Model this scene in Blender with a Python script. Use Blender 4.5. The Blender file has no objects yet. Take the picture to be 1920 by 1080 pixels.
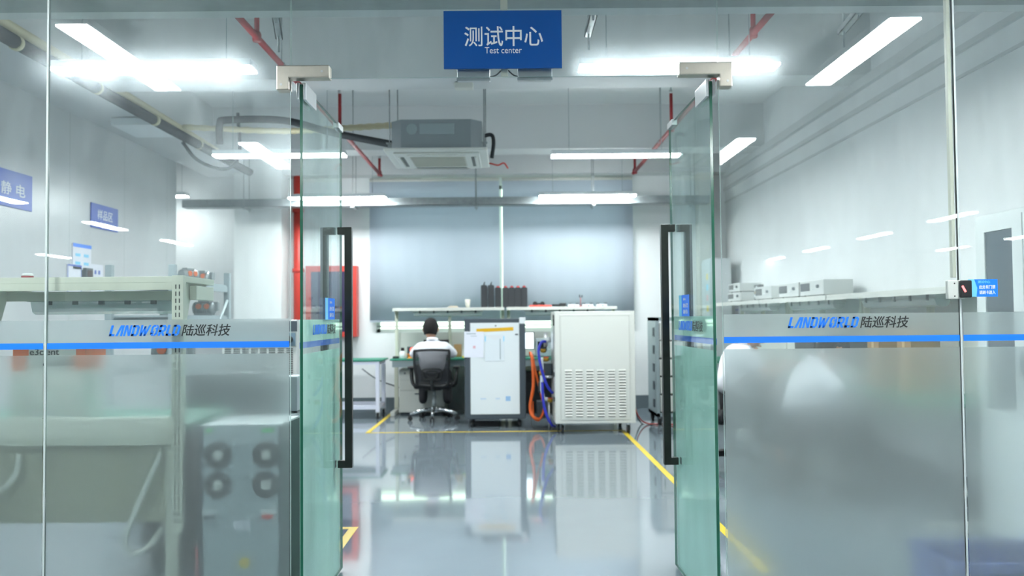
import bpy, bmesh, math, random
from mathutils import Vector, Matrix
random.seed(7)
PI = math.pi
SC = bpy.context.scene
COL = SC.collection

# ------------------------------------------------------------------ camera, world, exposure
CAM_Z = 1.27
F_PX = 1650.0
roll = 0.0091
th = 5.5 / F_PX
ph = 56.0 / F_PX
Fv = Vector((math.sin(th) * math.cos(ph), math.cos(th) * math.cos(ph), math.sin(ph)))
R0 = Vector((math.cos(th), -math.sin(th), 0))
U0 = R0.cross(Fv)
Rv = R0 * math.cos(roll) - U0 * math.sin(roll)
Uv = U0 * math.cos(roll) + R0 * math.sin(roll)
cd = bpy.data.cameras.new('camera')
cam = bpy.data.objects.new('camera', cd)
COL.objects.link(cam)
cd.sensor_width = 36
cd.lens = F_PX / 1920 * 36
cam.matrix_world = Matrix(((Rv.x, Uv.x, -Fv.x, 0), (Rv.y, Uv.y, -Fv.y, 0), (Rv.z, Uv.z, -Fv.z, CAM_Z), (0, 0, 0, 1)))
cd.dof.use_dof = True
cd.dof.focus_distance = 3.75
cd.dof.aperture_fstop = 2.6
cd.clip_end = 200
SC.camera = cam

world = bpy.data.worlds.new('world')
SC.world = world
world.use_nodes = True
wb = world.node_tree.nodes['Background']
wb.inputs[0].default_value = (0.78, 1.0, 0.78, 1)
wb.inputs[1].default_value = 3.0

SC.view_settings.view_transform = 'Standard'
SC.view_settings.look = 'None'
SC.view_settings.gamma = 1
SC.view_settings.use_curve_mapping = False
SC.view_settings.exposure = 0.5
try:
    SC.cycles.use_denoising = True
    SC.cycles.max_bounces = 10
    SC.cycles.transparent_max_bounces = 32
    SC.cycles.transmission_bounces = 8
    SC.cycles.glossy_bounces = 5
    SC.cycles.diffuse_bounces = 5
    SC.cycles.sample_clamp_indirect = 20
    SC.cycles.caustics_reflective = False
except Exception:
    pass
LAMP_E = 88.0        # in-room lamps
LAMP_C = 85.0        # lamps of the corridor in front of the glass
YP = 3.6             # the glass partition's distance from the camera

# ------------------------------------------------------------------ materials
def s2l(c):
    return tuple((x / 12.92 if x <= 0.04045 else ((x + 0.055) / 1.055) ** 2.4) for x in [v / 255.0 for v in c]) + (1,)

MATS = {}
def mat(name, rgb, rough=0.5, metal=0.0, noise=0.0, nscale=8.0, emit=0.0, coat=0.0, alpha=1.0, bump=0.0, trans=0.0, spec=None):
    if name in MATS:
        return MATS[name]
    m = bpy.data.materials.new(name)
    m.use_nodes = True
    nt = m.node_tree
    b = nt.nodes['Principled BSDF']
    c = s2l(rgb)
    b.inputs['Base Color'].default_value = c
    b.inputs['Roughness'].default_value = rough
    b.inputs['Metallic'].default_value = metal
    b.inputs['Coat Weight'].default_value = coat
    b.inputs['Alpha'].default_value = alpha
    b.inputs['Transmission Weight'].default_value = trans
    if spec is not None:
        b.inputs['Specular IOR Level'].default_value = spec
    if noise > 0 or bump > 0:
        tc = nt.nodes.new('ShaderNodeTexCoord')
        no = nt.nodes.new('ShaderNodeTexNoise')
        no.inputs['Scale'].default_value = nscale
        no.inputs['Detail'].default_value = 6
        nt.links.new(tc.outputs['Object'], no.inputs['Vector'])
        if noise > 0:
            mx = nt.nodes.new('ShaderNodeMix')
            mx.data_type = 'RGBA'
            mx.inputs['A'].default_value = tuple(max(0, v * (1 - noise)) for v in c[:3]) + (1,)
            mx.inputs['B'].default_value = tuple(min(1, v * (1 + noise)) for v in c[:3]) + (1,)
            nt.links.new(no.outputs['Fac'], mx.inputs['Factor'])
            nt.links.new(mx.outputs['Result'], b.inputs['Base Color'])
        if bump > 0:
            bp = nt.nodes.new('ShaderNodeBump')
            bp.inputs['Strength'].default_value = bump
            bp.inputs['Distance'].default_value = 0.01
            nt.links.new(no.outputs['Fac'], bp.inputs['Height'])
            nt.links.new(bp.outputs['Normal'], b.inputs['Normal'])
    if emit > 0:
        b.inputs['Emission Color'].default_value = c
        b.inputs['Emission Strength'].default_value = emit
    MATS[name] = m
    return m

def glass_mat(name, tint, dirt=0.03, haze=0.05, mirror=0.96):
    """clear pane: tinted see-through, mirror by angle, a little dust and smear that scatters light"""
    m = bpy.data.materials.new(name)
    m.use_nodes = True
    nt = m.node_tree
    nt.nodes.clear()
    N = nt.nodes.new
    L = nt.links.new
    out = N('ShaderNodeOutputMaterial')
    tr = N('ShaderNodeBsdfTransparent')
    tr.inputs[0].default_value = tint + (1,)
    gl = N('ShaderNodeBsdfGlossy')
    gl.inputs['Roughness'].default_value = 0.0
    gl.inputs['Color'].default_value = (0.95, 1, 1, 1)
    lw = N('ShaderNodeLayerWeight')
    lw.inputs['Blend'].default_value = 0.5
    pw = N('ShaderNodeMath'); pw.operation = 'POWER'; pw.inputs[1].default_value = 5
    L(lw.outputs['Facing'], pw.inputs[0])
    ma = N('ShaderNodeMath'); ma.operation = 'MULTIPLY_ADD'; ma.inputs[1].default_value = mirror; ma.inputs[2].default_value = 0.04
    L(pw.outputs[0], ma.inputs[0])
    mx = N('ShaderNodeMixShader')
    L(ma.outputs[0], mx.inputs[0]); L(tr.outputs[0], mx.inputs[1]); L(gl.outputs[0], mx.inputs[2])
    last = mx
    tc = N('ShaderNodeTexCoord')
    mp = N('ShaderNodeMapping'); mp.inputs['Scale'].default_value = (5, 5, 1.1)
    L(tc.outputs['Object'], mp.inputs['Vector'])
    no = N('ShaderNodeTexNoise'); no.inputs['Scale'].default_value = 1.6; no.inputs['Detail'].default_value = 8
    L(mp.outputs[0], no.inputs['Vector'])
    mr = N('ShaderNodeMapRange'); mr.inputs['From Min'].default_value = 0.35; mr.inputs['From Max'].default_value = 0.75
    L(no.outputs['Fac'], mr.inputs['Value'])
    if haze > 0:
        rf = N('ShaderNodeBsdfRefraction'); rf.inputs['IOR'].default_value = 1.08; rf.inputs['Roughness'].default_value = 0.75
        rf.inputs['Color'].default_value = (0.86, 0.95, 1.0, 1)
        mh = N('ShaderNodeMixShader')
        mm = N('ShaderNodeMath'); mm.operation = 'MULTIPLY_ADD'; mm.inputs[1].default_value = haze; mm.inputs[2].default_value = haze * 0.5
        L(mr.outputs[0], mm.inputs[0]); L(mm.outputs[0], mh.inputs[0]); L(last.outputs[0], mh.inputs[1]); L(rf.outputs[0], mh.inputs[2])
        last = mh
    if dirt > 0:
        df = N('ShaderNodeBsdfDiffuse'); df.inputs[0].default_value = (0.75, 0.8, 0.8, 1)
        tl = N('ShaderNodeBsdfTranslucent'); tl.inputs[0].default_value = (0.75, 0.8, 0.8, 1)
        ad = N('ShaderNodeMixShader'); ad.inputs[0].default_value = 0.6
        L(df.outputs[0], ad.inputs[1]); L(tl.outputs[0], ad.inputs[2])
        md = N('ShaderNodeMixShader')
        m2 = N('ShaderNodeMath'); m2.operation = 'MULTIPLY_ADD'; m2.inputs[1].default_value = dirt; m2.inputs[2].default_value = dirt * 0.4
        L(mr.outputs[0], m2.inputs[0]); L(m2.outputs[0], md.inputs[0]); L(last.outputs[0], md.inputs[1]); L(ad.outputs[0], md.inputs[2])
        last = md
    L(last.outputs[0], out.inputs[0])
    MATS[name] = m
    return m

def frost_mat(name, tint, rough, white=0.16, transl=0.14, wcol=(0.7, 0.78, 0.78), ior=1.3, clear=0.0):
    m = bpy.data.materials.new(name)
    m.use_nodes = True
    nt = m.node_tree
    nt.nodes.clear()
    N = nt.nodes.new
    L = nt.links.new
    out = N('ShaderNodeOutputMaterial')
    rf = N('ShaderNodeBsdfRefraction'); rf.inputs['IOR'].default_value = ior; rf.inputs['Roughness'].default_value = rough
    rf.inputs['Color'].default_value = tint + (1,)
    df = N('ShaderNodeBsdfDiffuse'); df.inputs[0].default_value = wcol + (1,)
    tl = N('ShaderNodeBsdfTranslucent'); tl.inputs[0].default_value = wcol + (1,)
    a = N('ShaderNodeMixShader'); a.inputs[0].default_value = transl
    L(rf.outputs[0], a.inputs[1]); L(tl.outputs[0], a.inputs[2])
    tp_ = N('ShaderNodeBsdfTransparent'); tp_.inputs[0].default_value = tint + (1,)
    c = N('ShaderNodeMixShader'); c.inputs[0].default_value = clear
    L(a.outputs[0], c.inputs[1]); L(tp_.outputs[0], c.inputs[2])
    b = N('ShaderNodeMixShader'); b.inputs[0].default_value = white
    L(c.outputs[0], b.inputs[1]); L(df.outputs[0], b.inputs[2])
    L(b.outputs[0], out.inputs[0])
    MATS[name] = m
    return m

def wall_panel_mat(name, rgb, rough, seam, w=1.2, axis='Y'):
    m = mat(name, rgb, rough, noise=0.03, nscale=2)
    nt = m.node_tree
    b = nt.nodes['Principled BSDF']
    tc = nt.nodes.new('ShaderNodeTexCoord')
    sp = nt.nodes.new('ShaderNodeSeparateXYZ')
    nt.links.new(tc.outputs['Object'], sp.inputs[0])
    d = nt.nodes.new('ShaderNodeMath'); d.operation = 'DIVIDE'; d.inputs[1].default_value = w
    nt.links.new(sp.outputs[axis], d.inputs[0])
    fr = nt.nodes.new('ShaderNodeMath'); fr.operation = 'FRACT'
    nt.links.new(d.outputs[0], fr.inputs[0])
    lt = nt.nodes.new('ShaderNodeMath'); lt.operation = 'LESS_THAN'; lt.inputs[1].default_value = 0.008
    nt.links.new(fr.outputs[0], lt.inputs[0])
    mx = nt.nodes.new('ShaderNodeMix'); mx.data_type = 'RGBA'
    src = b.inputs['Base Color'].links[0].from_socket
    nt.links.new(src, mx.inputs['A'])
    mx.inputs['B'].default_value = s2l(seam)
    nt.links.new(lt.outputs[0], mx.inputs['Factor'])
    nt.links.new(mx.outputs['Result'], b.inputs['Base Color'])
    return m

white_wall = mat('white_wall', (226, 229, 230), 0.6, noise=0.03, nscale=1.2)
gray_panel = wall_panel_mat('gray_wall_panel', (196, 200, 202), 0.28, (170, 174, 176))
ceil_m = mat('ceiling_paint', (205, 209, 210), 0.8, noise=0.03, nscale=1.5)
beam_m = mat('beam_paint', (200, 204, 205), 0.75, noise=0.03, nscale=2)
concrete = mat('raw_concrete', (150, 158, 157), 0.85, noise=0.18, nscale=14, bump=0.3)
floor_m = mat('epoxy_floor', (126, 138, 146), 0.07, noise=0.05, nscale=3, coat=0.3, spec=0.8)
base_m = mat('dark_baseboard', (92, 104, 110), 0.5)
yellow_m = mat('yellow_floor_tape', (232, 200, 48), 0.35)
red_paint = mat('red_paint', (188, 58, 48), 0.4)
pipe_red = mat('sprinkler_red', (150, 42, 46), 0.5)
nickel = mat('brushed_nickel', (186, 180, 168), 0.32, 1.0, noise=0.1, nscale=30)
alu = mat('aluminium', (190, 193, 194), 0.35, 0.9)
galv = mat('galvanised_steel', (148, 156, 158), 0.45, 0.6, noise=0.25, nscale=22)
steel_g = mat('grey_steel_paint', (150, 164, 168), 0.5)
black_h = mat('black_brushed_metal', (62, 62, 60), 0.3, 0.7, noise=0.3, nscale=12)
black_p = mat('black_plastic', (28, 30, 32), 0.5)
black_f = mat('black_fabric', (24, 26, 30), 0.9)
dark_g = mat('dark_grey_paint', (66, 76, 84), 0.45)
beige = mat('beige_bench_paint', (205, 208, 192), 0.5)
beige2 = mat('beige_panel', (160, 162, 140), 0.55)
off_white = mat('off_white_metal', (206, 208, 202), 0.45)
cab_white = mat('cabinet_white', (222, 228, 230), 0.4)
paper = mat('paper', (226, 228, 238), 0.7)
green_mat = mat('green_esd_mat', (40, 128, 104), 0.5)
sign_blue = mat('sign_blue', (14, 82, 158), 0.25)
sign_blue2 = mat('sign_blue_violet', (58, 92, 190), 0.35)
sign_white = mat('sign_lettering_white', (235, 238, 240), 0.5)
logo_blue = mat('logo_blue', (20, 128, 250), 0.4)
logo_black = mat('logo_black', (34, 36, 38), 0.4)
sky_blue = mat('sky_blue', (120, 208, 245), 0.4)
orange_m = mat('orange_rubber', (222, 96, 30), 0.45)
orange_d = mat('orange_plastic', (222, 110, 60), 0.45)
blue_h = mat('blue_hose', (34, 44, 170), 0.4)
brass = mat('brass', (170, 140, 60), 0.35, 0.9)
chrome = mat('chrome', (225, 228, 230), 0.12, 1.0)
skin = mat('skin', (206, 158, 132), 0.55)
hair_m = mat('black_hair', (20, 18, 18), 0.9, noise=0.3, nscale=40)
shirt_m = mat('white_shirt', (236, 238, 246), 0.85, bump=0.15, nscale=14)
trouser_m = mat('black_trousers', (26, 28, 34), 0.85)
blind_m = mat('grey_blue_blind', (186, 194, 201), 0.85, noise=0.05, nscale=2)
_nt = blind_m.node_tree
_tl = _nt.nodes.new('ShaderNodeBsdfTranslucent'); _tl.inputs[0].default_value = (0.66, 0.70, 0.84, 1)
_mx = _nt.nodes.new('ShaderNodeMixShader'); _mx.inputs[0].default_value = 0.35
_nt.links.new(_nt.nodes['Principled BSDF'].outputs[0], _mx.inputs[1])
_nt.links.new(_tl.outputs[0], _mx.inputs[2])
_nt.links.new(_mx.outputs[0], _nt.nodes['Material Output'].inputs[0])
ac_grey = mat('ac_casing_grey', (140, 150, 154), 0.5, 0.3)
ac_white = mat('ac_panel_white', (218, 220, 214), 0.45)
foam_black = mat('black_pipe_foam', (40, 46, 50), 0.8)
hose_cream = mat('cream_drain_hose', (196, 190, 158), 0.6)
slot_dark = mat('dark_slot', (34, 36, 34), 0.6)
screen_m = mat('lit_screen', (225, 240, 250), 0.3, emit=1.6)
screen_off = mat('dark_screen', (20, 24, 28), 0.2)
blue_plastic = mat('blue_plastic', (36, 70, 150), 0.5)
lamp_cover = mat('clear_ribbed_cover', (200, 212, 212), 0.25, alpha=0.55)
lampbody = mat('lamp_grey_body', (182, 190, 190), 0.4)
pane_edge = mat('green_glass_edge', (40, 108, 84), 0.15)
pane_edge_light = mat('pale_glass_edge', (206, 222, 218), 0.2)
silicone = mat('silicone_joint', (196, 206, 204), 0.4)
glass_in = glass_mat('clear_glass', (0.962, 0.978, 0.972), 0.05, 0.028)
glass_door = glass_mat('green_door_glass', (0.88, 0.95, 0.93), 0.06, 0.03, 0.4)
glass_small = glass_mat('plain_glass', (0.95, 0.97, 0.97), 0.0, 0.0)
frost = frost_mat('frosted_film', (0.88, 0.93, 0.93), 0.85, 0.10, 0.12, (0.74, 0.80, 0.80), 1.09, 0.20)
frost_d = frost_mat('frosted_film_door', (0.80, 0.90, 0.87), 0.6, 0.45, 0.85, (0.80, 0.96, 0.91))
lamp_e = mat('lamp_diffuser', (241, 248, 249), 0.4, emit=LAMP_E)
lamp_c = mat('corridor_lamp_diffuser', (241, 248, 249), 0.4, emit=LAMP_C)

# ------------------------------------------------------------------ mesh helpers
class MB:
    def __init__(s):
        s.bm = bmesh.new()
    def _mi(s, verts_before, m):
        pass
    def box(s, x0, x1, y0, y1, z0, z1, bev=0.0, m=0, rot=None, seg=2):
        r = bmesh.ops.create_cube(s.bm, size=1)
        vs = r['verts']
        sx, sy, sz = x1 - x0, y1 - y0, z1 - z0
        c = Vector(((x0 + x1) / 2, (y0 + y1) / 2, (z0 + z1) / 2))
        for v in vs:
            v.co = Vector((v.co.x * sx, v.co.y * sy, v.co.z * sz))
        fs = set(f for v in vs for f in v.link_faces)
        if bev > 0:
            es = list(set(e for v in vs for e in v.link_edges))
            rr = bmesh.ops.bevel(s.bm, geom=es, offset=min(bev, abs(sx) * .45, abs(sy) * .45, abs(sz) * .45), segments=seg, affect='EDGES', profile=0.5)
            vs = list(set(rr['verts']) | set(v for v in vs if v.is_valid))
            fs = set(f for v in vs for f in v.link_faces)
        for v in vs:
            v.co = (rot @ v.co if rot else v.co) + c
        for f in fs:
            f.material_index = m
        return s
    def cyl(s, p0, p1, r, r2=None, n=16, m=0, smooth=True):
        p0 = Vector(p0); p1 = Vector(p1)
        d = p1 - p0
        q = Vector((0, 0, 1)).rotation_difference(d.normalized()).to_matrix()
        r2 = r if r2 is None else r2
        a = []; b = []
        for i in range(n):
            t = 2 * PI * i / n
            u = Vector((math.cos(t), math.sin(t), 0))
            a.append(s.bm.verts.new(q @ (u * r) + p0)); b.append(s.bm.verts.new(q @ (u * r2) + p1))
        for i in range(n):
            f = s.bm.faces.new((a[i], a[(i + 1) % n], b[(i + 1) % n], b[i])); f.smooth = smooth; f.material_index = m
        for l in (a[::-1], b):
            f = s.bm.faces.new(l); f.material_index = m
        return s
    def tube(s, pts, r, n=10, m=0, smoothpts=0):
        pts = [Vector(p) for p in pts]
        if smoothpts:
            pts = catmull(pts, smoothpts)
        rings = []
        up = Vector((0, 0, 1))
        prev = None
        for i, p in enumerate(pts):
            t = (pts[min(i + 1, len(pts) - 1)] - pts[max(i - 1, 0)]).normalized()
            if prev is None:
                u = t.cross(up)
                if u.length < 1e-3:
                    u = t.cross(Vector((1, 0, 0)))
                u.normalize()
            else:
                u = prev - t * prev.dot(t)
                u.normalize()
            prev = u
            w = t.cross(u)
            rr = r[i] if isinstance(r, (list, tuple)) else r
            rings.append([s.bm.verts.new(p + (u * math.cos(2 * PI * k / n) + w * math.sin(2 * PI * k / n)) * rr) for k in range(n)])
        for a, b in zip(rings, rings[1:]):
            for k in range(n):
                f = s.bm.faces.new((a[k], a[(k + 1) % n], b[(k + 1) % n], b[k])); f.smooth = True; f.material_index = m
        for l in (rings[0][::-1], rings[-1]):
            f = s.bm.faces.new(l); f.material_index = m
        return s
    def prism(s, poly, d0, d1, axis='Y', m=0):
        """poly in the plane across axis, extruded from d0 to d1"""
        def mk(p, d):
            if axis == 'Y': return Vector((p[0], d, p[1]))
            if axis == 'X': return Vector((d, p[0], p[1]))
            return Vector((p[0], p[1], d))
        a = [s.bm.verts.new(mk(p, d0)) for p in poly]
        b = [s.bm.verts.new(mk(p, d1)) for p in poly]
        n = len(poly)
        for i in range(n):
            f = s.bm.faces.new((a[i], a[(i + 1) % n], b[(i + 1) % n], b[i])); f.material_index = m
        f = s.bm.faces.new(a[::-1]); f.material_index = m
        f = s.bm.faces.new(b); f.material_index = m
        return s
    def lathe(s, prof, c=(0, 0, 0), n=20, m=0, axis='Z'):
        c = Vector(c)
        rings = []
        for r, z in prof:
            ring = []
            for k in range(n):
                t = 2 * PI * k / n
                v = Vector((math.cos(t) * r, math.sin(t) * r, z))
                if axis == 'Y': v = Vector((v.x, v.z, v.y))
                if axis == 'X': v = Vector((v.z, v.x, v.y))
                ring.append(s.bm.verts.new(v + c))
            rings.append(ring)
        for a, b in zip(rings, rings[1:]):
            for k in range(n):
                f = s.bm.faces.new((a[k], a[(k + 1) % n], b[(k + 1) % n], b[k])); f.smooth = True; f.material_index = m
        f = s.bm.faces.new(rings[0][::-1]); f.material_index = m
        f = s.bm.faces.new(rings[-1]); f.material_index = m
        return s
    def quad(s, pts, m=0):
        f = s.bm.faces.new([s.bm.verts.new(Vector(p)) for p in pts]); f.material_index = m
        return s
    def build(s, name, mats, parent=None, loc=None, kind=None):
        bmesh.ops.recalc_face_normals(s.bm, faces=s.bm.faces)
        me = bpy.data.meshes.new(name)
        s.bm.to_mesh(me)
        s.bm.free()
        for mm in (mats if isinstance(mats, (list, tuple)) else [mats]):
            me.materials.append(mm)
        return link(name, me, parent, loc, kind)

def link(name, me, parent=None, loc=None, kind=None):
    o = bpy.data.objects.new(name, me)
    COL.objects.link(o)
    if parent: o.parent = parent
    if loc: o.location = loc
    if kind: o['kind'] = kind
    return o

def catmull(p, n):
    out = []
    P = [p[0] * 2 - p[1]] + p + [p[-1] * 2 - p[-2]]
    for i in range(1, len(P) - 2):
        for k in range(n):
            t = k / n
            a, b, c, d = P[i - 1], P[i], P[i + 1], P[i + 2]
            out.append(0.5 * ((2 * b) + (c - a) * t + (2 * a - 5 * b + 4 * c - d) * t * t + (3 * b - a - 3 * c + d) * t ** 3))
    out.append(p[-1])
    return out

def thing(name, label, cat, loc=(0, 0, 0), rz=0.0, group=None, kind=None):
    o = bpy.data.objects.new(name, None)
    COL.objects.link(o)
    o.location = loc
    o.rotation_euler = (0, 0, rz)
    o.empty_display_size = 0.1
    return tag(o, label, cat, group, kind)

def tag(o, label, cat=None, group=None, kind=None):
    if label: o['label'] = label
    if cat: o['category'] = cat
    if group: o['group'] = group
    if kind: o['kind'] = kind
    return o

def kids(o):
    return [c for c in bpy.data.objects if c.parent == o]

def dup(o, loc=None, rz=None, label=None, group=None, parent=None):
    """copy a thing with its parts and their sub-parts"""
    c = o.copy()
    COL.objects.link(c)
    if parent: c.parent = parent
    if loc is not None: c.location = loc
    if rz is not None: c.rotation_euler = (0, 0, rz)
    if label: c['label'] = label
    if group: c['group'] = group
    for ch in kids(o):
        dup(ch, parent=c)
    return c

def struct(name, mb, m, label=None):
    o = mb.build(name, m)
    o['kind'] = 'structure'
    if label: o['label'] = label
    return o

def text(s, w, h, m, name, parent, origin, right, up, shear=0.0, bold=0.0, center=True, ext=0.0006, spacing=1.0):
    """lettering as thin geometry: fits inside w x h (h None keeps the shape), centred on origin"""
    c = bpy.data.curves.new('lettering', 'FONT')
    c.body = s
    c.shear = shear
    c.extrude = 0.01
    c.space_character = spacing
    c.resolution_u = 4
    o = bpy.data.objects.new('lettering', c)
    COL.objects.link(o)
    dg = bpy.context.evaluated_depsgraph_get()
    dg.update()
    me = bpy.data.meshes.new_from_object(o.evaluated_get(dg))
    COL.objects.unlink(o)
    bpy.data.objects.remove(o)
    xs = [v.co.x for v in me.vertices]; ys = [v.co.y for v in me.vertices]
    x0, x1, y0, y1 = min(xs), max(xs), min(ys), max(ys)
    sx = w / (x1 - x0)
    sy = h / (y1 - y0) if h else sx
    R = Vector(right).normalized(); U = Vector(up).normalized(); Nn = R.cross(U)
    O = Vector(origin)
    for v in me.vertices:
        v.co = O + R * ((v.co.x - (x0 + x1) / 2) * sx) + U * ((v.co.y - (y0 + y1) / 2) * sy) + Nn * (ext if v.co.z > 0 else 0.0)
    me.materials.clear()
    me.materials.append(m)
    if bold > 0:                       # heavier strokes: the same lettering laid again a hair to each side
        bm = bmesh.new()
        k = bold * h * 0.9 if h else bold * w * 0.1
        for j, (dx, dy) in enumerate(((-k, -k), (k, -k), (-k, k), (k, k))):
            n0 = len(bm.verts)
            bm.from_mesh(me)
            bm.verts.ensure_lookup_table()
            for v in bm.verts[n0:]: v.co += R * dx + U * dy + Nn * (ext * 0.03 * j)
        bm.to_mesh(me); bm.free()
    return link(name, me, parent)

def flat(polys, m, name, parent, origin, right, up, w, h, shear=0.0, ext=0.0006):
    """polys in a unit-height alphabet laid flat on a surface with a thin extrusion"""
    xs = [p[0] + p[1] * shear for q in polys for p in q]
    x0, x1 = min(xs), max(xs)
    sx = w / (x1 - x0)
    R = Vector(right).normalized(); U = Vector(up).normalized(); Nn = R.cross(U)
    O = Vector(origin)
    mb = MB()
    for q in polys:
        a = []
        for p in q:
            x = (p[0] + p[1] * shear - (x0 + x1) / 2) * sx
            a.append(O + R * x + U * ((p[1] - 0.5) * h))
        lo = [mb.bm.verts.new(v) for v in a]
        hi = [mb.bm.verts.new(v + Nn * ext) for v in a]
        n = len(a)
        mb.bm.faces.new(lo[::-1]); mb.bm.faces.new(hi)
        for i in range(n):
            mb.bm.faces.new((lo[i], lo[(i + 1) % n], hi[(i + 1) % n], hi[i]))
    return mb.build(name, m, parent)

def word_shapes():
    k = 0.23
    L = [[(0, 0), (k, 0), (k, 1), (0, 1)], [(0, 0), (.52, 0), (.52, .2), (0, .2)]]
    A = [[(0, 0), (.24, 0), (.46, .78), (.46, 1), (.3, 1)], [(.46, 0), (.68, 0), (.68, 1), (.46, 1)]]
    Nn = [[(0, 0), (.2, 0), (.2, 1), (0, 1)], [(.46, 0), (.66, 0), (.66, 1), (.46, 1)], [(.2, 1), (.14, .8), (.44, 0), (.5, .22), (.24, 1)]]
    D = [[(0, 0), (k, 0), (k, 1), (0, 1)], [(0, 0), (.5, 0), (.66, .18), (0, .18)], [(0, .82), (.66, .82), (.5, 1), (0, 1)], [(.44, .18), (.66, .18), (.66, .82), (.44, .82)]]
    W = [[(.04, 0), (.26, 0), (.2, 1), (0, 1)], [(.1, 0), (.28, 0), (.5, .9), (.36, .9)], [(.44, 0), (.64, 0), (.54, .9), (.36, .9)], [(.48, 0), (.66, 0), (.98, 1), (.78, 1)]]
    O = [[(.16, 0), (.3, 0), (.3, .18), (.22, .26), (0, .3), (0, .16)], [(0, .16), (.2, .2), (.2, .8), (0, .84)], [(0, .84), (.2, .75), (.28, .84), (.44, .84), (.4, 1), (.16, 1)],
         [(.36, 0), (.52, 0), (.68, .16), (.48, .24), (.38, .16)], [(.48, .2), (.68, .16), (.68, .84), (.48, .78)], [(.5, .84), (.68, .84), (.54, 1), (.46, 1)],
         [(.2, .42), (.34, .42), (.28, .2), (.2, .3)], [(.48, .6), (.36, .6), (.42, .78), (.48, .72)]]
    Rr = [[(0, 0), (k, 0), (k, 1), (0, 1)], [(0, .82), (.66, .82), (.52, 1), (0, 1)], [(.44, .5), (.66, .5), (.66, .82), (.44, .82)], [(0, .36), (.52, .36), (.66, .5), (0, .54)], [(.24, .36), (.46, .36), (.66, 0), (.44, 0)]]
    seq = [(L, .52), (A, .68), (Nn, .66), (D, .66), (W, .98), (O, .68), (Rr, .66), (L, .52), (D, .66)]
    out = []
    x = 0
    for g, w in seq:
        out += [[(p[0] + x, p[1]) for p in q] for q in g]
        x += w + .1
    return out
WORD = word_shapes()
def logo(parent, c, right, up):
    """LANDWORLD and the four characters beside it, 0.495 m long, centred on c"""
    R = Vector(right); C_ = Vector(c)
    flat(WORD, logo_blue, 'logo_word', parent, C_ - R * 0.100, right, up, 0.293, 0.044, 0.28)
    o = text('陆巡科技', 0.199, 0.047, logo_black, 'logo_characters', parent, C_ + R * 0.150, right, up, 0.22, 0.012)

# ------------------------------------------------------------------ room shell
struct('floor', MB().box(-12.2, 12.2, -17, 13.2, -0.1, 0), floor_m)
struct('ceiling', MB().box(-6.3, 3.3, 3.4, 12.6, 3.8, 3.9), ceil_m)
struct('ceiling_corridor', MB().box(-12.2, 12.2, -17, 3.4, 2.95, 3.05), ceil_m)
struct('wall_left', MB().box(-4.3, -4.2, 3.66, 11.1, 0, 3.8), gray_panel)
struct('wall_right', MB().box(3.05, 3.2, 3.66, 12.3, 0, 3.8), white_wall)
# back wall with the window opening
wb_ = MB()
wb_.box(-6.3, -1.86, 12.3, 12.5, 0, 3.8)
wb_.box(1.62, 3.2, 12.3, 12.5, 0, 3.8)
wb_.box(-1.86, 1.62, 12.3, 12.5, 0, 1.08)
wb_.box(-1.86, 1.62, 12.3, 12.5, 3.14, 3.8)
struct('wall_back', wb_, white_wall)
struct('wall_far_left', MB().box(-6.4, -6.3, 8.9, 12.5, 0, 3.8), white_wall)
struct('wall_passage', MB().box(-6.3, -4.3, 8.9, 9.0, 0, 3.8), white_wall)
struct('wall_corridor_left', MB().box(-12.3, -12.2, -17, 3.5, 0, 3.0), white_wall)
struct('wall_corridor_right', MB().box(12.2, 12.3, -17, 3.5, 0, 3.0), white_wall)
struct('wall_corridor_back', MB().box(-12.3, 12.3, -17.1, -17, 0, 3.0), white_wall)
struct('wall_front_left', MB().box(-12.2, -4.2, 3.5, 3.66, 0, 3.8), white_wall)
struct('wall_front_right', MB().box(3.05, 12.2, 3.5, 3.66, 0, 3.8), white_wall)
struct('column_left', MB().box(-3.72, -3.08, 11.9, 12.29, 0, 3.79), mat('bright_white_paint', (238, 242, 242), 0.6))
struct('column_right', MB().box(2.62, 2.78, 12.05, 12.29, 0, 3.79), mat('cream_column', (206, 202, 192), 0.6))
struct('baseboard_back', MB().box(1.45, 3.05, 12.27, 12.3, 0, 0.18).box(-3.0, -1.4, 12.27, 12.3, 0, 0.18), base_m)
struct('baseboard_right', MB().box(3.02, 3.05, 5.0, 12.27, 0, 0.18), base_m)
# lintel over the glass and ceiling beams
struct('trim_lintel', MB().box(-4.2, 3.05, 3.45, 4.1, 2.725, 3.8), concrete)
struct('trim_lintel_edge', MB().box(-4.2, 3.05, 4.1, 4.22, 2.735, 2.80), beam_m)
struct('beam_near', MB().box(-3.5, 3.05, 7.3, 7.66, 3.28, 3.8), beam_m)
struct('beam_far', MB().box(-3.5, 3.05, 10.4, 10.8, 3.28, 3.8), beam_m)
struct('beam_left', MB().box(-4.2, -3.5, 4.1, 12.3, 3.28, 3.8), beam_m)
struct('beam_back', MB().box(-3.5, 3.05, 12.0, 12.3, 3.25, 3.8), beam_m)
struct('trim_wall_conduit', MB().box(3.0, 3.05, 4.2, 12.3, 3.2, 3.28).box(3.02, 3.05, 4.2, 12.3, 3.02, 3.06).box(3.035, 3.05, 4.2, 12.3, 2.85, 2.87), beam_m)
# window behind the blinds
w = MB()
for x in (-1.86, -0.145, 1.57):
    w.box(x, x + 0.05, 12.36, 12.42, 1.08, 3.14)
for z in (1.08, 1.155, 3.09):
    w.box(-1.86, 1.62, 12.36, 12.42, z, z + (0.05 if z != 1.155 else 0.02))
wf = w.build('window_1', mat('window_frame_white', (226, 230, 226), 0.4)); wf['kind'] = 'structure'
MB().box(-1.83, 1.6, 12.385, 12.391, 1.1, 3.12).build('pane', glass_small, wf)
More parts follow.
